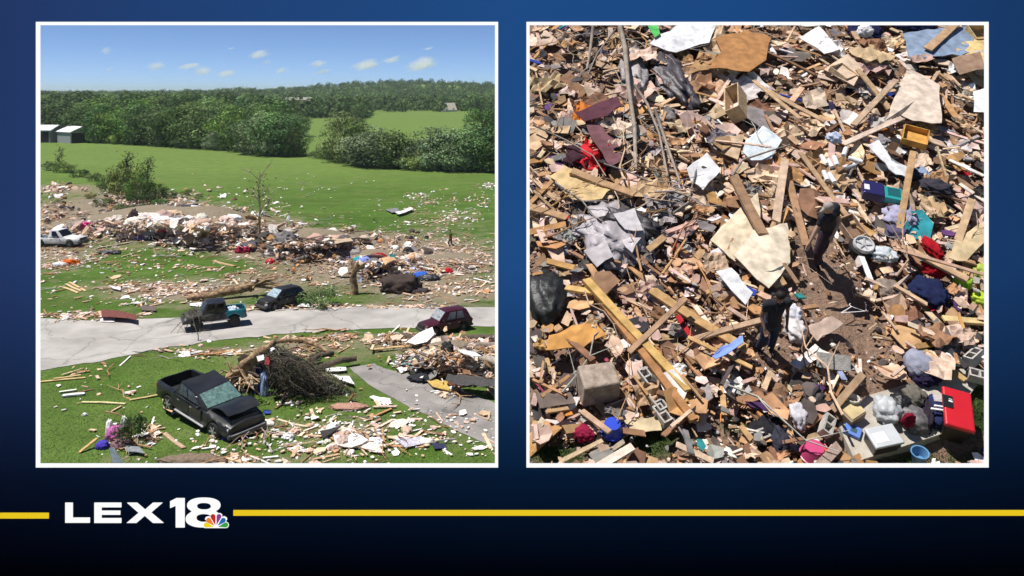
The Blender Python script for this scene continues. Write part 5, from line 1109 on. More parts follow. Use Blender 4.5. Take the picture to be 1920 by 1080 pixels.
# ------------------------------------------------------------------ wrecked vehicles
RUB = mat('rubber', (.018, .018, .018), rough=.8, na=.1); RIM = mat('alloy_rim', (.45, .45, .46), rough=.4, metal=.6, na=.15); BLKP = mat('black_plastic', (.02, .02, .021), rough=.6, na=.15)
GLD = mat('dark_glass', (.005, .006, .008), rough=.12, spec=.6, na=.2, ns=2); CHR = mat('dull_chrome', (.55, .55, .56), rough=.3, metal=.7, na=.1); LAMP = mat('headlamp', (.6, .62, .64), rough=.2, na=.2, ns=8)
def crazed(name, c): return mat(name, c, rough=.35, ns=7, na=.55, bump=.6, bs=16, spec=.5, detail=8)
def paint(name, c, dust=(.20, .18, .16), rough=.38): return mat(name, c, rough=rough, ns=2.2, na=.25, col2=tuple(a*.8+b*.05 for a, b in zip(c, dust)), spec=.35, coat=.08)
def wheel(parent, x, y, r, w, rimm, flip):
    M = T(x, y, r) @ RX(90); t_ = MB(); t_.lathe(M @ T(0, 0, -w/2), [(r*.62, .01), (r*.9, 0), (r, w*.2), (r, w*.8), (r*.9, w), (r*.62, w-.01)], 22); o = t_.build('wheel', RUB, parent, smooth=40)
    q = MB(); q.lathe(M @ T(0, 0, flip*(w/2-.02)), [(r*.63, -.03*1), (r*.60, .012*flip), (r*.50, -.01*flip)], 18); q.build('rim', BLKP, o, smooth=40)
    q = MB()
    for k in range(6): q.box(M @ T(0, 0, flip*(w/2-.004)) @ RZ(k*60+10) @ T(r*.33, 0, 0), r*.55, r*.15, .03)
    q.lathe(M @ T(0, 0, flip*(w/2-.01)), [(r*.17, 0), (r*.15, .025*flip)], 12); q.build('spokes', rimm, o)
def vehicle(name, label, M, v, group='storm wrecked vehicles'):
    t = thing(name, label, v.get('cat', 'car'), M, group); L, W, z0, Rw = v['L'], v['W'], v['z0'], v['Rw']; prof = v['prof']; bed = v.get('bed'); rn = random.Random(v.get('seed', 1)); dent = v.get('dent', .02)
    st = sorted(set([round(a, 3) for a in np.linspace(-L/2, L/2, 58)]+[round(p_[0], 3) for p_ in prof]))
    if bed: st = sorted(set(st+[bed[0], bed[0]+.012, bed[1], bed[1]-.012]))
    def ztop(x):
        for (x0, a), (x1, b) in zip(prof, prof[1:]):
            if x0 <= x <= x1: return a+(b-a)*(x-x0)/max(1e-6, x1-x0)
        return prof[-1][1]
    def zbot(x):
        z = z0
        for xc in (v['xf'], v['xr']):
            q = (Rw*1.18)**2-(x-xc)**2
            if q > 0: z = max(z, Rw+math.sqrt(q)*.98)
        return z
    def inner(x): return 8
    def ring(x):
        zt = ztop(x); zb = min(zbot(x), zt-.12); e = max(0, (abs(x)-L*.36)/(L*.14)); h_ = W/2*(1-v.get('nose', .10)*e*e)
        b = bed and bed[0]+.006 < x < bed[1]-.006
        if b: r_ = [(0, bed[2]-.08), (h_*.94, zb), (h_, zb+.10), (h_, (zb+zt)/2), (h_*.985, zt-.05), (h_*.95, zt), (h_*.84, zt-.01), (h_*.83, bed[2]), (0, bed[2])]
        else: r_ = [(0, zb if zb == z0 else z0), (h_*.94, zb), (h_, zb+.10), (h_, (zb+zt)/2+.02), (h_*.97, zt-.10), (h_*.88, zt-.015), (h_*.6, zt+.02), (h_*.3, zt+.035), (0, zt+.04)]
        return r_
    mb = MB(); vs = []; K = 17
    for x in st:
        r_ = ring(x); full = r_+[(-y, z) for y, z in r_[-2:0:-1]]
        # vertices: 0 bottom centre, right side up, top centre, left side down
        K = len(full)
        for (y, z) in full:
            d_ = noise.noise_vector(Vector((x*1.3+v.get('seed', 1)*7, y*1.5, z*1.5)))*dent; vs.append((x+d_.x, y+d_.y, z+d_.z))
    fs = [(i*K+k, (i+1)*K+k, (i+1)*K+(k+1) % K, i*K+(k+1) % K) for i in range(len(st)-1) for k in range(K)]
    fs += [tuple(range(K)), tuple((len(st)-1)*K+k for k in range(K-1, -1, -1))]
    fc = [v.get('col', (.5,)*3)]*len(fs); mb.add(vs, fs)
    mi = []
    for i in range(len(st)-1):
        for k in range(K): mi.append(1 if (bed and v.get('bedpaint') and st[i] < bed[1] and st[i+1] <= bed[1]+.02) else 0)
    mi += [1 if v.get('bedpaint') else 0, 0]; 
    if bed: 
        for i in range(len(st)-1):
            for k in (7, 8): 
                if bed[0] <= st[i] and st[i+1] <= bed[1]: mi[i*K+k] = 2; mi[i*K+(K-1-k)] = 2
    mb.m = mi; body = mb.build('body', [v['paint'], v.get('bedpaint') or v['paint'], BLKP], t, smooth=38)
    # underside
    u_ = MB(); u_.box(T(0, 0, (z0+.75)/2), L*.9, W*.66, .75-z0); u_.build('chassis', BLKP, t)
    # greenhouse
    bx0, tx0, tx1, bx1, zr = v['cab']; zb = v['belt']; a, b = W/2*.95, W/2*v.get('tumble', .78); cr = v.get('crush', (0, 0, 0, 0))   # drop of roof: front right, front left, rear right, rear left
    B = [(bx0, a, zb), (bx0, -a, zb), (bx1, -a, zb), (bx1, a, zb)]; U = [(tx0, b, zr-cr[1]), (tx0, -b, zr-cr[0]), (tx1, -b, zr-cr[2]), (tx1, b, zr-cr[3])]
    mb = MB(); n_ = 6; vs = []
    def quadmesh(q, n1, n2, bulge):
        o_ = []
        for i in range(n1+1):
            for j in range(n2+1):
                p0 = Vector(q[0]).lerp(Vector(q[1]), i/n1); p1 = Vector(q[3]).lerp(Vector(q[2]), i/n1); p_ = p0.lerp(p1, j/n2)
                p_ += bulge*(4*(i/n1)*(1-i/n1))*(4*(j/n2)*(1-j/n2)); p_ += noise.noise_vector(p_*2.1)*dent; o_.append(p_)
        return o_, [(i*(n2+1)+j, (i+1)*(n2+1)+j, (i+1)*(n2+1)+j+1, i*(n2+1)+j+1) for i in range(n1) for j in range(n2)]
    sides = {'f': ([B[0], B[1], U[1], U[0]], Vector((.03, 0, .02))), 'r': ([B[1], B[2], U[2], U[1]], Vector((0, -.03, 0))), 'b': ([B[2], B[3], U[3], U[2]], Vector((-.03, 0, 0))), 'l': ([B[3], B[0], U[0], U[3]], Vector((0, .03, 0)))}
    for k, (q, bl) in sides.items(): o_, f_ = quadmesh(q, 6, 4, bl); mb.add(o_, f_)
    mb.build('cab_shell', v['paint'], t, smooth=30)
    mb = MB(); Ux = [Vector(u)+Vector((0, 0, .004)) for u in U]; o_, f_ = quadmesh(Ux, 8, 6, Vector((0, 0, v.get('dome', .10)))); mb.add(o_, f_); lo = [p_-Vector((0, 0, .04)) for p_ in o_]; mb.add(lo, [tuple(reversed(f)) for f in f_])
    rf = mb.build('roof', v.get('roofmat') or v['paint'], t, smooth=40)
    def pane(nm, q, s0, s1, t0, t1, mt, off, par=t):
        def at_(s_, t_): return Vector(q[0]).lerp(Vector(q[1]), s_).lerp(Vector(q[3]).lerp(Vector(q[2]), s_), t_)
        c = []; n1, n2 = 4, 3
        nn = (at_(0, 1)-at_(0, 0)).cross(at_(1, 0)-at_(0, 0)).normalized()
        o_ = []
        for i in range(n1+1):
            for j in range(n2+1):
                s_, t_ = s0+(s1-s0)*i/n1, t0+(t1-t0)*j/n2; p_ = at_(s_, t_); o_.append(p_+nn*off+nn*.034*(4*s_*(1-s_))*(4*t_*(1-t_))+noise.noise_vector(p_*3)*dent*.25)
        f_ = [(i*(n2+1)+j, (i+1)*(n2+1)+j, (i+1)*(n2+1)+j+1, i*(n2+1)+j+1) for i in range(n1) for j in range(n2)]; w_ = MB(); w_.add(o_, f_); w_.add([p_-nn*.02 for p_ in o_], [tuple(reversed(f)) for f in f_]); return w_.build(nm, mt, par, smooth=180)
    off = .012+dent*.6
    pane('windshield', sides['f'][0], .05, .95, .08, .93, v.get('glassf') or GLD, off); pane('rear_window', sides['b'][0], .08, .92, .15, .9, GLD, off)
    for k in ('r', 'l'):
        w_ = v.get('win', [(.16, .52), (.56, .92)])
        for (s0, s1) in w_:
            if k == 'l': s0, s1 = 1-s1, 1-s0
            pane('window', sides[k][0], s0, s1, .12, .88, v.get('glasss') or GLD, off)
    # doors with handles
    for sg in (-1, 1):
        for (d0, d1) in v.get('doors', []):
            zt = zb-.10; m_ = MB(); m_.box(T((d0+d1)/2, sg*(W/2+dent*.5), (z0+.12+zt)/2), d1-d0, .022, zt-z0-.16); d_ = m_.build('door', v['paint'], t); bv = d_.modifiers.new('bevel', 'BEVEL'); bv.width = .01
            m_ = MB(); m_.box(T(d0+.14, sg*(W/2+dent*.5+.018), zt-.10), .16, .02, .03); m_.build('handle', v.get('handlemat') or CHR, d_)
    for (sx, sy) in ((1, 1), (1, -1), (-1, 1), (-1, -1)):
        if (sx, sy) in v.get('nowheel', []): continue
        wheel(t, v['xf'] if sx > 0 else v['xr'], sy*(W/2-.11), Rw, .24, v.get('rim') or RIM, -sy)
    x1 = L/2
    if v.get('grille', True):
        boxes(t, [('grille', T(x1-.02, 0, z0+.42), .10, W*.58, .28, (.02, .02, .02), PLAS, 1, .02), ('bumper', T(x1+.03, 0, z0+.10), .20, W*.94, .24, (.06, .06, .062), PLAS, 1, .05)])
        if v.get('chromebar'): boxes(t, [('bumper_bar', T(x1+.11, 0, z0+.17), .07, W*.86, .06, (.36, .36, .37), PLAS, 1, .02), ('bumper_bar', T(x1+.12, 0, z0+.02), .06, W*.80, .06, (.22, .22, .22), PLAS, 1, .02)])
    boxes(t, [('rear_bumper', T(-x1-.02, 0, z0+.12), .14, W*.9, .18, (.05, .05, .05), PLAS, 1, .03)])
    for sg in (-1, 1):
        boxes(t, [('headlight', T(x1-.10, sg*W*.38, ztop(x1-.15)-.20), .16, W*.16, .16, (.55, .57, .6), LAMP, 1, .03), ('tail_light', T(-x1+.02, sg*W*.42, ztop(-x1+.1)-.22), .08, W*.10, .22, (.25, .01, .01), PLAS, 1, .02)])
        if v.get('mirror', True): boxes(t, [('mirror', T(bx0-.35, sg*(W/2+.12), zb+.08), .10, .22, .16, (.03, .03, .032), PLAS, 1, .03)])
    return t
def MV(px, py, yaw, dz=0): p = P(px, py); return T(p.x, p.y, mound(p.x, p.y)+dz) @ RZ(yaw)
# black crew cab pickup, roof crushed, hood buckled up
pk = paint('black_slate_paint', (.014, .016, .021)); pkv = dict(cat='pickup', L=5.75, W=2.02, z0=.42, Rw=.42, xf=1.86, xr=-1.78, seed=3, dent=.05, nose=.08,
 prof=[(-2.875, 1.22), (-1.2, 1.27), (-1.15, 1.27), (1.0, 1.22), (1.3, 1.22), (2.6, 1.05), (2.875, .95)], bed=(-2.82, -1.22, .72), cab=(1.28, .30, -.92, -1.18, 1.86), belt=1.21, tumble=.80, crush=(.26, .10, .04, .0), dome=-.05,
 paint=pk, glassf=crazed('crazed_teal_glass', (.11, .20, .19)), glasss=crazed('dark_crazed_glass', (.05, .06, .07)), win=[(.20, .54), (.58, .93)], doors=[(.02, .98), (-.98, -.02)], chromebar=True, rim=CHR)
truck = vehicle('wrecked_pickup', 'wrecked black crew cab pickup with crushed roof and buckled hood on the lawn', MV(392, 786, -38, .08) @ RY(5) @ RX(2) @ SC(1.10, 1.05, .98), pkv)
mb = MB(); vs = []; 
for i in range(7):
    for j in range(7):
        x = 1.32+1.35*i/6; y = -.82+1.64*j/6; z = 1.30+.34*math.sin(i/6*2.4)*(.6+.4*abs(y))-.10*(i/6)+.05*noise.noise(Vector((x*2, y*2, 0))); vs.append(Vector((x, y, z)))
f_ = [(i*7+j, (i+1)*7+j, (i+1)*7+j+1, i*7+j+1) for i in range(6) for j in range(6)]; mb.add(vs, f_); mb.add([p_-Vector((0, 0, .03)) for p_ in vs], [tuple(reversed(f)) for f in f_]); tag(mb.build('hood', pk, truck, smooth=50), 'buckled hood sheet')
boxes(truck, [('engine_bay', T(2.2, 0, 1.06), 1.1, 1.5, .22, (.012, .012, .012), PLAS, .9, .05), ('running_board', T(.05, -1.04, .42), 2.3, .12, .05, (.4, .4, .41), PLAS, 1, .01), ('interior_shard', T(.3, -.83, 1.45) @ RX(30), .22, .03, .2, (.7, .7, .7), PLAS, 1, 0)])
# small black cab pickup with teal bed on the road
v2 = dict(cat='pickup', L=4.5, W=1.85, z0=.62, Rw=.46, xf=1.35, xr=-1.35, seed=8, dent=.045, nose=.12, prof=[(-2.25, 1.30), (-.75, 1.30), (-.70, 1.30), (.85, 1.28), (1.0, 1.26), (2.0, 1.20), (2.25, 1.05)], bed=(-2.2, -.78, .95), cab=(.98, .62, -.70, -.78, 1.95), belt=1.27, tumble=.90,
 paint=mat('dusty_charcoal', (.05, .048, .045), rough=.8, ns=3, na=.4, col2=(.10, .09, .08)), bedpaint=paint('teal_paint', (.012, .20, .25)), roofmat=mat('navy_black_roof', (.014, .016, .028), rough=.5, na=.2), glassf=crazed('dark_crazed_glass2', (.02, .04, .07)), win=[(.12, .46), (.56, .90)], doors=[(-.28, .55)], rim=BLKP, mirror=False, handlemat=BLKP)
jeep = vehicle('wrecked_pickup', 'small high black pickup with a teal bed stopped on the road', MV(402, 613, 207, .03) @ SC(.87, .87, .9), v2)
boxes(jeep, [('running_board', T(0, .95, .66), 2.0, .08, .06, (.42, .38, .36), PLAS, 1, .01), ('running_board', T(0, -.95, .66), 2.0, .08, .06, (.42, .38, .36), PLAS, 1, .01)])
mb = MB(); p_ = P(437, 611); lump_mesh(mb, T(p_.x, p_.y, .88) @ RZ(20), .8, .6, .7, (.55, .62, .74), 2.2, .6); tag(mb.build('white_sacks', CLOTH, origin=(p_.x, p_.y, .98), smooth=180), 'pale blue white sacks lying in the teal pickup bed', 'sack')
# dark brush heaped over the small pickup's nose
# black hatchback
v3 = dict(cat='car', L=4.4, W=1.86, z0=.32, Rw=.34, xf=1.32, xr=-1.28, seed=5, dent=.04, nose=.16, prof=[(-2.2, .95), (-2.05, 1.08), (-1.6, 1.08), (.8, 1.0), (1.1, .98), (2.0, .84), (2.2, .70)], cab=(1.15, .35, -1.5, -2.05, 1.62), belt=1.0, tumble=.76,
 paint=paint('black_paint_dusty', (.016, .016, .018), rough=.5), glassf=crazed('crazed_blue_glass', (.34, .44, .50)), win=[(.24, .52), (.55, .78), (.81, .94)], doors=[(-.1, .85), (-1.05, -.14)], rim=mat('dusty_rim', (.16, .15, .14), rough=.8))
vehicle('wrecked_hatchback', 'black hatchback with shattered pale windshield on the far roadside', MV(528, 574, 230) @ SC(.80, .80, .84), v3)
# maroon car
v4 = dict(v3); v4.update(L=4.6, seed=6, dent=.03, cab=(1.0, .25, -1.75, -2.15, 1.72), prof=[(-2.3, 1.0), (-2.15, 1.10), (-1.6, 1.12), (.8, 1.04), (1.1, 1.0), (2.1, .86), (2.3, .72)], belt=1.04, paint=paint('maroon_paint', (.055, .006, .016)), glassf=crazed('crazed_grey_glass', (.32, .35, .36)), glasss=mat('dusty_glass', (.14, .15, .17), rough=.25, na=.3), win=[(.22, .48), (.54, .78)], xf=1.4, xr=-1.35, Rw=.36)
vehicle('wrecked_car', 'maroon car with broken windshield on the near roadside at the right', MV(834, 621, 212) @ SC(.76, .78, .84), v4)
# white pickup
v5 = dict(cat='pickup', L=5.2, W=1.85, z0=.38, Rw=.37, xf=1.7, xr=-1.55, seed=9, dent=.035, nose=.10, prof=[(-2.6, .98), (-.65, .98), (-.62, 1.02), (.75, 1.06), (.95, 1.06), (2.3, .98), (2.6, .85)], bed=(-2.55, -.72, .6), cab=(.92, .25, -.55, -.68, 1.72), belt=1.04, tumble=.80,
 paint=paint('white_paint', (.74, .74, .74), rough=.45), win=[(.22, .72)], doors=[(-.45, .7)], rim=mat('dusty_rim', (.16, .15, .14), rough=.8), glassf=GLD)
wp = vehicle('wrecked_pickup', 'white single cab pickup at the left edge of the view', MV(112, 461, -6), v5)

# ------------------------------------------------------------------ uprooted tree, logs, stump, bare trees, shrubs
wsp = mat('split_wood', (.40, .27, .15), rough=.9, ns=9, na=.45, bump=.5, bs=30, col2=(.16, .10, .065))
b0 = P(440, 745); ut = thing('uprooted_tree', 'uprooted tree with torn root plate and a dark fan of branches by the black pickup', 'tree', T(b0)); rn = random.Random(4)
def rel(px, py, z): return P(px, py, z)-b0
k_ = MB()
tp = [rel(412, 724, .2), rel(436, 704, .8), rel(468, 676, 1.8), rel(500, 652, 2.5), rel(518, 640, 2.8)]; tr_ = [.24, .27, .26, .22, .12]
k_.tube([tp[i//6].lerp(tp[min(i//6+1, 4)], i % 6/6) for i in range(25)], [(tr_[i//6]+(tr_[min(i//6+1, 4)]-tr_[i//6])*(i % 6/6))*rn.uniform(.8, 1.15) for i in range(25)], 14)
for i, a in enumerate(k_.v): q = Vector(a); k_.v[i] = tuple(q+noise.noise_vector(q*2.5)*.12+noise.noise_vector(q*8)*.05)
k_.build('trunk', wsp, ut, smooth=40)
for i in range(34):
    s_ = rel(rn.uniform(430, 490), rn.uniform(690, 725), rn.uniform(.3, 1.5)); e = s_+Vector((rn.uniform(-1.3, .9), rn.uniform(-1.0, .4), rn.uniform(-.9, .5))); e.z = max(e.z, .05); mid_ = s_.lerp(e, .5)+Vector((rn.uniform(-.2, .2), rn.uniform(-.2, .2), rn.uniform(0, .35)))
    k_ = MB(); r_ = rn.uniform(.03, .09); k_.tube([s_, mid_, e], [r_, r_*.75, r_*.2], 6); k_.build('root', (mat('fresh_split_wood', (.52, .36, .21), rough=.9, ns=9, na=.4), wsp, bark)[i % 3], ut, smooth=60)
k_ = MB(); lump_mesh(k_, T(rel(480, 722, 0)), 2.6, 1.6, 2.4, (.045, .034, .026), 7.7, .6, 2.5); k_.build('root_plate', DR, ut, smooth=180)
k_ = MB()
for i in range(120):                      # limbs sweep from the crown fork down to the lawn, each carrying side twigs
    o_ = rel(rn.gauss(512, 14), rn.gauss(668, 12), rn.uniform(1.3, 2.5)); tx = 500+176*rn.random()**.8; e = rel(tx, rn.gauss(744, 6)-(676-tx)*.05, rn.uniform(0, .2))
    d0 = e-o_; bow = Vector((rn.gauss(0, .25), rn.gauss(0, .35), rn.uniform(.1, .7))); f = rn.uniform(.6, 1.15)
    pts = [o_+d0*(t_*f)+bow*(4*t_*(1-t_))+Vector((rn.gauss(0, .05), rn.gauss(0, .05), rn.gauss(0, .05))) for t_ in (0, .2, .4, .6, .8, 1)]
    for p_ in pts: p_.z = max(p_.z, .02)
    r_ = rn.uniform(.012, .04); c_ = jit((.085, .072, .055), .45); k_.tube(pts, [r_, r_*.9, r_*.75, r_*.6, r_*.4, r_*.2], 4, c_, cap=False)
    for q_ in range(13):
        b_ = rn.randint(1, 4); s_ = pts[b_].lerp(pts[b_+1], rn.random()); dd = (d0.normalized()*rn.uniform(.1, .8)+Vector((rn.gauss(0, .5), rn.gauss(0, .5), rn.gauss(.05, .45))))*rn.uniform(.3, .95); e_ = s_+dd; e_.z = max(.02, e_.z)
        k_.tube([s_, s_.lerp(e_, .5)+Vector((rn.gauss(0, .06), rn.gauss(0, .06), rn.gauss(0, .06))), e_], [.011, .008, .004], 3, jit((.12, .105, .08), .5), cap=False)
k_.build('branch_fan', mat('dark_twig', attr=True, rough=.9, na=.2), ut)
k_ = MB()
for i in range(4200):
    a_ = rn.random()**.7; p_ = rel(rn.gauss(530+90*a_, 20), 742-rn.uniform(0, 8), 0); p_.z = abs(rn.gauss(0, 1.15*(1-a_*.8))); s_ = rn.uniform(.03, .07); d_ = Vector((rn.gauss(0, 1), rn.gauss(0, 1), rn.gauss(0, 1))).normalized(); q_ = d_.orthogonal()*s_
    k_.add([p_-d_*s_, p_+q_, p_+d_*s_, p_-q_*.6], [(0, 1, 2, 3)], jit((.075, .080, .05), .5))
k_.build('withered_leaves', mat('dark_twig', attr=True, rough=.9, na=.2), ut)
rp = random.Random(55)
for i in range(22):
    x0, y0 = rp.uniform(425, 500), rp.uniform(690, 735); a_ = rp.uniform(0, 6.28); L_ = rp.uniform(14, 34)
    plankR(x0, y0, x0+L_*math.cos(a_), y0-abs(L_*math.sin(a_))*.8, rp.uniform(2.5, 5), jit((.50, .34, .20) if i % 3 else (.70, .62, .54), .25), f'splintered pale board caught at the uprooted tree, {ORD[i]} of the splinters', rp.uniform(.1, .8), rp.uniform(.2, 1.3), .04, 'splintered_board', 'board', None, 'splintered boards at the uprooted tree')
for i, (pl, c_, lb) in enumerate([([(494, 656), (508, 648), (516, 654), (504, 664)], (.74, .72, .76), 'white torn cloth on top of the uprooted tree'), ([(480, 668), (494, 664), (496, 674), (484, 678)], (.70, .66, .62), 'small white board caught left of the hanging cloth'), ([(498, 668), (508, 672), (504, 684), (496, 682)], (.22, .03, .04), 'dark red cloth caught above the hanging cloth')]): sheetR(pl, c_, lb, 2.2, .02, 'torn_cloth', 'cloth', CLOTH)
def roughen(mb_, amp=.05, fr=2.5):
    for i, a in enumerate(mb_.v):
        q = Vector(a); mb_.v[i] = tuple(q+noise.noise_vector(q*fr)*amp+noise.noise_vector(q*fr*3)*amp*.4)
def log(pts, rad, label, name='fallen_log', roots=0, mt=None, seed=1):
    q = [P(*a) for a in pts]; t = thing(name, label, 'log', T(q[0]), 'fallen trunks and logs'); r_ = random.Random(seed); m_ = MB(); qq = [a-q[0] for a in q]; fine_ = [qq[int(i/5)].lerp(qq[min(int(i/5)+1, len(qq)-1)], i % 5/5) for i in range((len(qq)-1)*5+1)]; rr_ = [rad[int(i/5)]+(rad[min(int(i/5)+1, len(rad)-1)]-rad[int(i/5)])*(i % 5/5) for i in range((len(qq)-1)*5+1)]; m_.tube(fine_, rr_, 12); roughen(m_, .07); m_.build('trunk', mt or wsp, t, smooth=60)
    for i in range(roots):
        s_ = q[-1]-q[0]; e = s_+Vector((r_.uniform(-.4, 2.2), r_.uniform(-1, 1), r_.uniform(-.5, 1.1))); e.z = max(.03, e.z); m_ = MB(); m_.tube([s_, s_.lerp(e, .5)+Vector((0, 0, r_.uniform(-.1, .3))), e], [.12, .08, .03], 6); m_.build('root', mt or wsp, t, smooth=60)
    return t
log([(352, 560, .2), (400, 553, .4), (445, 543, .6), (476, 536, .8)], [.14, .26, .34, .36], 'fallen log with torn roots behind the black and teal pickup', roots=16, seed=2)
log([(582, 676, .3), (600, 666, .45), (626, 662, .45)], [.17, .16, .13], 'curved bark slab, upper of two right of the uprooted tree', mt=bark)
log([(596, 690, .2), (630, 678, .4), (668, 672, .4)], [.15, .17, .14], 'curved bark slab, lower of two right of the uprooted tree', mt=bark)
log([(860, 652, .5), (900, 647, .6), (945, 648, .6)], [.2, .2, .21], 'grey log at the right edge below the maroon car', mt=mat('grey_bark', (.26, .22, .19), rough=.95, ns=8, na=.3, bump=.4))
log([(868, 634, .35), (905, 634, .4), (950, 633, .4)], [.2, .24, .24], 'dark log at the right edge beside the maroon car', mt=bark)
log([(850, 660, .8), (890, 668, .9), (940, 682, .9)], [.2, .24, .25], 'pale stripped trunk across the right debris pile', mt=mat('grey_bark2', (.36, .31, .26), rough=.95, ns=6, na=.35, bump=.4))
log([(742, 630, .4), (765, 632, .45), (790, 640, .3)], [.2, .22, .2], 'short grey log left of the bright white sheet', mt=bark)
log([(520, 640, .5), (570, 636, .7), (620, 660, .3)], [.10, .14, .08], 'yellowed broken limb above the dark branch fan', mt=wsp)
log([(540, 440, .6), (552, 436, 2.2), (560, 432, 3.2)], [.16, .14, .05], 'dark snapped limb standing on the brush heap', mt=bark)
# brush heap limbs
for i, cx in enumerate(sorted(rn.gauss(572, 42) for _ in range(34))):
    cy = rn.gauss(448, 10); p_ = PL(cx, cy, .3); a = rn.uniform(-.5, .5)+(math.pi if rn.random() < .5 else 0); L_ = rn.uniform(1.5, 4.5); d_ = Vector((math.cos(a), math.sin(a)*.8, rn.uniform(-.1, .35)))
    m_ = MB(); m_.tube([p_-d_*L_*.5, p_+Vector((0, 0, .25)), p_+d_*L_*.5+Vector((0, 0, .1))], [rn.uniform(.06, .16), .08, .03], 6, jit((.13, .10, .08), .3)); tag(m_.build('brush_limb', DW, origin=p_, smooth=60), f'dark bare limb in the brown brush heap, {ORD[i]} from the left', 'branch', 'limbs of the dark brush heap')
# stump
b1 = P(663, 552); t = thing('broken_stump', 'broken pale tree stump with a splintered twisted top beyond the road', 'stump', T(b1)); m_ = MB()
m_.tube([(0, 0, -.1), (.08, 0, .5), (-.05, 0, 1.2), (.05, 0, 1.9), (.3, 0, 2.25)], [.38, .28, .30, .22, .17], 12); roughen(m_, .06); m_.build('trunk', wsp, t, smooth=60)
for e in ((1.1, -.1, 2.6), (.9, .1, 2.3), (-.3, 0, 2.7), (.4, -.2, 2.7)):
    m_ = MB(); m_.tube([(.15, 0, 1.9), Vector((.2, 0, 2.0)).lerp(Vector(e), .5), e], [.22, .15, .03], 6); m_.build('splinter', wsp, t)
def bare_tree(px, py, hpx, col, label, n=9, r0=.14, lean=0.0, seed=1, leaf=None):
    b_ = PG(px, py); h = hpx*b_.y/F; t = thing('bare_tree', label, 'tree', T(b_), 'storm stripped trees'); r_ = random.Random(seed); m_ = MB(); mt = mat('stripped_bark', attr=True, rough=.9, na=.3, ns=6)
    pts = [Vector((lean*h*f*f+r_.uniform(-.04, .04)*h*(f > 0), r_.uniform(-.03, .03)*h, h*f-.1)) for f in (0, .2, .45, .7, 1)]; m_.tube(pts, [r0, r0*.8, r0*.6, r0*.4, r0*.12], 7, col); m_.build('trunk', mt, t, smooth=60)
    m2 = MB()
    for i in range(n):
        k = r_.randint(1, 3); f = r_.random(); s_ = pts[k].lerp(pts[k+1], f); a = r_.uniform(0, 6.28); L_ = h*r_.uniform(.12, .34); d_ = Vector((math.cos(a), math.sin(a)*.6, r_.uniform(.3, 1.2))); e = s_+d_*L_; q = s_.lerp(e, .5)+Vector((0, 0, L_*.1)); r1 = r0*.32
        m2.tube([s_, q, e], [r1, r1*.6, r1*.2], 5, col)
        for j in range(4): a2 = r_.uniform(0, 6.28); e2 = q.lerp(e, r_.random())+Vector((math.cos(a2), math.sin(a2), r_.uniform(-.2, 1)))*L_*.4; m2.tube([q, q.lerp(e2, .6), e2], [r1*.4, r1*.25, r1*.12], 4, col)
    m2.build('branches', mt, t)
    if leaf:
        m3 = MB()
        for i in range(leaf[1]):
            k = r_.randint(1, 3); p_ = pts[k].lerp(pts[k+1], r_.random())+Vector((r_.gauss(0, h*.11), r_.gauss(0, h*.09), r_.gauss(0, h*.05))); s_ = r_.uniform(.06, .14); d_ = Vector((r_.gauss(0, 1), r_.gauss(0, 1), r_.gauss(0, 1))).normalized(); q_ = d_.orthogonal()*s_; m3.add([p_-d_*s_, p_+q_, p_+d_*s_, p_-q_*.7], [(0, 1, 2, 3)], jit(leaf[0], .3))
        m3.build('leaves', mt, t)
    return t
bare_tree(487, 446, 122, (.36, .30, .20), 'thin bare pale tree standing at the right end of the big heap', 14, .17, .02, 3, ((.16, .19, .07), 160))
bare_tree(238, 342, 58, (.06, .05, .035), 'dark snapped tree trunk in the hedge, left of the two', 6, .32, .03, 5, ((.05, .06, .03), 320))
bare_tree(277, 346, 52, (.12, .10, .06), 'thin dark sapling in the hedge, right of the two', 9, .12, .05, 6, ((.06, .08, .03), 320))
bare_tree(112, 316, 40, (.10, .09, .06), 'wispy stripped sapling at the left end of the hedge', 9, .10, .0, 8, ((.07, .09, .04), 200))
bare_tree(372, 640, 75, (.34, .29, .24), 'thin forked pale branch standing before the black and teal pickup', 5, .035, -.3, 12)
bare_tree(456, 800, 80, (.25, .2, .15), 'thin bent sapling behind the black crew cab pickup', 4, .03, -.5, 14) if False else None
SHR = [(95, 320, 22, 'dark'), (120, 324, 26, 'olive'), (150, 332, 22, 'dark'), (178, 340, 20, 'olive'), (205, 352, 26, 'dark'), (230, 362, 34, 'dark'), (255, 372, 36, 'olive'), (275, 382, 34, 'dark'), (300, 388, 22, 'mid'), (320, 372, 18, 'dark'), (350, 366, 14, 'dark'), (195, 388, 24, 'olive'), (170, 372, 14, 'olive'), (105, 382, 12, 'olive'), (448, 400, 12, 'dark'), (372, 372, 12, 'mid'), (232, 398, 22, 'dark'), (262, 396, 20, 'dark')]
for i, (px, py, h, k) in enumerate(SHR): tree(px, py, h, k, f'scrubby {KW[k]} bush in the torn hedge behind the heap, {ORD[i]} of the hedge', 1.2, i, True, 'bush', 'torn hedge bushes', 'bush')
for i_, (a_, b_, c_, w_) in enumerate([(236, 372, 84, .62), (262, 380, 70, .62), (292, 378, 48, .8), (205, 362, 40, .8)]): tree(a_, b_, c_, ('olive', 'mid', 'olive', 'dark')[i_], f'tall ragged bush rising from the torn hedge, {ORD[i_]} of the tall ones', w_, i_, True, 'bush', 'tall hedge bushes', 'bush')
tree(600, 574, 46, 'olive', 'rounded brown green bush behind the black hatchback', 1.25, 1, True, 'bush', None, 'bush')
tree(570, 570, 26, 'dark', 'small dark bush touching the rear of the black hatchback', 1.2, 0, True, 'bush', None, 'bush')
tree(246, 832, 78, 'dark', 'dark feathery conifer sprig in the pink rubbish clump', .62, 2, True, 'bush', None, 'bush')
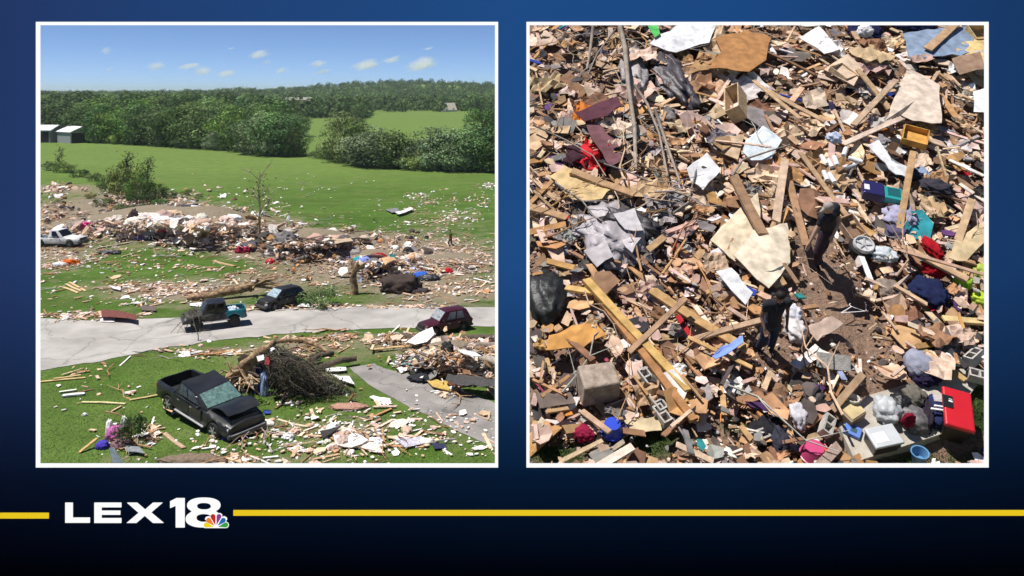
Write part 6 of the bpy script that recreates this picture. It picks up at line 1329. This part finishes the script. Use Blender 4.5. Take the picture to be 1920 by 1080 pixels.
# brush over the small pickup's nose
b2 = P(365, 618); t = thing('brush_pile', 'grey dry brush heaped over the nose of the black and teal pickup', 'brush', T(b2)); m_ = MB()
for i in range(420):
    a = rn.uniform(0, 6.28); r_ = rn.uniform(0, .85); s_ = Vector((math.cos(a)*r_, math.sin(a)*r_*.8, rn.uniform(1.05, 1.45)*(1-.25*r_))); e = s_+Vector((rn.gauss(0, .3), rn.gauss(0, .3), rn.gauss(-.1, .15))); m_.tube([s_, s_.lerp(e, .5)+Vector((0, 0, .05)), e], [.012, .01, .005], 3, jit((.15, .14, .11), .4), cap=False)
m_.build('twig_mass', mat('dark_twig', attr=True, rough=.9, na=.2), t)
for i in range(3):
    m_ = MB(); e = Vector((rn.uniform(-1.3, -.3), -.9, 0)); m_.tube([(rn.uniform(-.5, .4), 0, 1.2), e*.6+Vector((0, 0, .6)), e], [.03, .03, .02], 5, (.32, .27, .22)); m_.build('stem', DW, t)

# ------------------------------------------------------------------ people
SKIN_D = mat('skin_dark', (.22, .12, .085), rough=.6, na=.12); SKIN_L = mat('skin_light', (.42, .26, .19), rough=.6, na=.1)
HAIR = mat('hair_black', (.012, .010, .010), rough=.7, na=.2); BLKT = mat('black_tee', (.022, .023, .032), rough=.95, ns=9, na=.3, bump=.3, bs=14); NAVYT = mat('navy_trousers', (.028, .038, .085), rough=.95, ns=8, na=.3, bump=.4, bs=12)
DARKT = mat('dark_plum_trousers', (.040, .024, .036), rough=.95, ns=8, na=.3, bump=.4, bs=12); SHOE = mat('dark_shoe', (.012, .012, .013), rough=.6); EYEW = mat('eye_white', (.7, .68, .66), rough=.3, na=0)
def remeshed(mb, name, mt, parent, vox):
    o = mb.build(name, mt, parent); r = o.modifiers.new('skin_union', 'REMESH'); r.mode = 'VOXEL'; r.voxel_size = vox; r.use_smooth_shade = True
    s = o.modifiers.new('soften', 'SMOOTH'); s.iterations = 3; s.factor = .5; return o
def person(label, M, J, skin, top_, leg, cap=None, group='people searching the wreckage', vox=.011, sleeve=.12):
    # J: joints in metres, z up, facing -y
    t = thing('person', label, 'person', M, group); V = {k: Vector(v) for k, v in J.items()}; b = MB(); c = b.capsule
    c(V['pelvis'], V['waist'], .150, .135, 14); c(V['waist'], V['chest'], .135, .155, 14); c(V['shl'], V['shr'], .085, .085); c(V['chest'], V['neck'], .12, .06); c(V['neck'], V['head']-(V['head']-V['neck'])*.3, .058, .055)
    hd = (V['head']-V['neck']).normalized(); fw = V['face'].normalized()
    c(V['head']+hd*.02, V['head']+hd*.055, .095, .092, 16); c(V['head']-hd*.06+fw*.03, V['head']+hd*.01+fw*.02, .062, .085, 14); side = hd.cross(fw).normalized()
    c(V['head']+fw*.098-hd*.005, V['head']+fw*.112-hd*.03, .012, .017, 8)
    for s in (-1, 1): c(V['head']+side*s*.094+hd*.01, V['head']+side*s*.098-hd*.025, .018, .014, 8)
    for s in 'lr':
        c(V['sh'+s], V['el'+s], .058, .044); c(V['el'+s], V['wr'+s], .043, .030); c(V['hip'+s], V['kn'+s], .098, .066); c(V['kn'+s], V['an'+s], .066, .044); c(V['an'+s], V['an'+s]+Vector((0, 0, -.04)), .045, .04)
        d = (V['wr'+s]-V['el'+s]).normalized(); w = d.cross(Vector((0, 1, .2))).normalized(); n = d.cross(w); pm_ = V['wr'+s]+d*.08
        for q in (-.024, 0, .024): c(V['wr'+s]+w*q*.6, pm_+w*q, .018, .017, 8)
        for k, (q, L) in enumerate(((-.033, .062), (-.011, .078), (.011, .073), (.033, .055))):
            k1 = pm_+w*q+d*L*.5+n*.006; c(pm_+w*q, k1, .0105, .0100, 8); c(k1, k1+d*L*.42+n*.026, .0100, .008, 8)
        sd = 1 if s == 'l' else -1; tb = V['wr'+s]+d*.03+w*.03*sd; c(tb, tb+d*.045+w*.03*sd, .013, .011, 8); c(tb+d*.045+w*.03*sd, tb+d*.075+w*.032*sd+n*.012, .011, .009, 8)
    remeshed(b, 'body', skin, t, vox)
    g = MB(); c = g.capsule; c(V['pelvis']+Vector((0, 0, -.02)), V['waist'], .168, .155, 16); c(V['waist'], V['chest'], .155, .178, 16); c(V['shl'], V['shr'], .104, .104); c(V['chest'], V['chest'].lerp(V['neck'], .62), .15, .085)
    for s in 'lr': e = V['sh'+s].lerp(V['el'+s], sleeve+.3); c(V['sh'+s], e, .080, .070)
    remeshed(g, 'shirt', top_, t, vox*1.4)
    g = MB(); c = g.capsule; c(V['pelvis']+Vector((0, 0, .02)), V['pelvis']+Vector((0, 0, -.06)), .160, .160, 16)
    for s in 'lr': c(V['hip'+s], V['kn'+s], .118, .088); c(V['kn'+s], V['an'+s]+Vector((0, 0, .01)), .088, .072)
    remeshed(g, 'trousers', leg, t, vox*1.4)
    for s in 'lr':
        g = MB(); a = V['an'+s]; g.capsule(a+Vector((0, .04, -.045)), a+Vector((0, -.15, -.055)), .045, .040, 10); remeshed(g, 'shoe', SHOE, t, vox)
    g = MB(); c = g.capsule; c(V['head']+hd*.045-fw*.015, V['head']+hd*.075-fw*.005, .098, .092, 16); c(V['head']-hd*.01-fw*.05, V['head']+hd*.05-fw*.03, .070, .085, 12)
    if cap: c(V['head']+hd*.07+fw*.06, V['head']+hd*.06+fw*.15, .05, .035, 10)
    remeshed(g, 'cap' if cap else 'hair', cap or HAIR, t, vox)
    for s in (-1, 1):
        g = MB(); g.capsule(V['head']+fw*.092+side*s*.033+hd*.012, V['head']+fw*.094+side*s*.033+hd*.012, .011, .011, 8); g.build('eye', EYEW, t, smooth=180)
    g = MB(); g.capsule(V['head']+fw*.090-side*.022-hd*.062, V['head']+fw*.090+side*.022-hd*.062, .008, .008, 6); g.build('mouth', mat('lip', (.16, .05, .045), rough=.5, na=0), t, smooth=180)
    return t
JA = dict(pelvis=(0, 0, .93), waist=(0, -.01, 1.10), chest=(0, -.02, 1.32), neck=(0, -.02, 1.50), head=(-.01, -.06, 1.64), face=(-.25, -1, -.35), shl=(-.19, -.02, 1.43), shr=(.19, -.02, 1.43), ell=(-.27, -.04, 1.15), wrl=(-.25, -.22, .98), elr=(.28, .02, 1.16), wrr=(.20, -.20, 1.02), hipl=(-.09, 0, .90), hipr=(.09, 0, .90), knl=(-.10, -.06, .50), knr=(.12, -.03, .50), anl=(-.10, .02, .10), anr=(.13, -.02, .10))
person('man in a black t-shirt and navy trousers standing in the rubble', SM(1431, 657, 8, .04) @ SC(.86, .86, .86), JA, SKIN_D, BLKT, NAVYT)
JB = dict(pelvis=(.05, .03, .90), waist=(.02, -.01, 1.08), chest=(-.05, -.06, 1.29), neck=(-.09, -.11, 1.45), head=(-.14, -.16, 1.58), face=(-.9, -.35, -.55), shl=(-.20, -.20, 1.38), shr=(.10, .06, 1.40), ell=(-.32, -.30, 1.14), wrl=(-.42, -.40, .94), elr=(.22, -.02, 1.14), wrr=(.10, -.18, .93), hipl=(.0, -.06, .86), hipr=(.12, .12, .86), knl=(-.08, -.16, .48), knr=(.10, .02, .48), anl=(.02, -.08, .10), anr=(.14, .16, .10))
person('person in black shirt, dark trousers and grey cap leaning left over the boards', SM(1526, 494, 0, .06) @ SC(.97, .97, 1.0), JB, SKIN_L, BLKT, DARKT, cap=mat('grey_cap', (.34, .29, .27), rough=.9))
p = PL(845, 464); JC = dict(JA); JC.update(knl=(-.10, -.22, .50), anl=(-.10, -.05, .10), knr=(.10, .02, .5), anr=(.1, .30, .12), wrl=(-.25, -.30, 1.0), wrr=(.25, .2, .98), face=(0, -1, -.1))
person('far small figure in olive jacket walking across the white scatter at the right', T(p) @ RZ(-60), JC, SKIN_L, mat('olive_jacket', (.10, .085, .04), rough=.9), mat('brown_trousers', (.05, .04, .03), rough=.9), vox=.02)

# ------------------------------------------------------------------ air
hz = MB(); hz.add([(-6800, -450, -1.5), (4600, -450, -1.5), (4600, 12800, -1.5), (-6800, 12800, -1.5), (-6800, -450, 80), (4600, -450, 80), (4600, 12800, 80), (-6800, 12800, 80)], [(3, 2, 1, 0), (4, 5, 6, 7), (0, 1, 5, 4), (1, 2, 6, 5), (2, 3, 7, 6), (3, 0, 4, 7)])
hm = bpy.data.materials.new('haze_air'); hm.use_nodes = True; n = hm.node_tree.nodes; n.remove(n['Principled BSDF']); pv = n.new('ShaderNodeVolumePrincipled'); hm.node_tree.links.new(pv.outputs[0], n['Material Output'].inputs['Volume'])
pv.inputs['Color'].default_value = (.80, .88, 1, 1); pv.inputs['Density'].default_value = .00012; pv.inputs['Anisotropy'].default_value = .3
tag(hz.build('haze', hm), 'thin blue summer haze', kind='stuff')
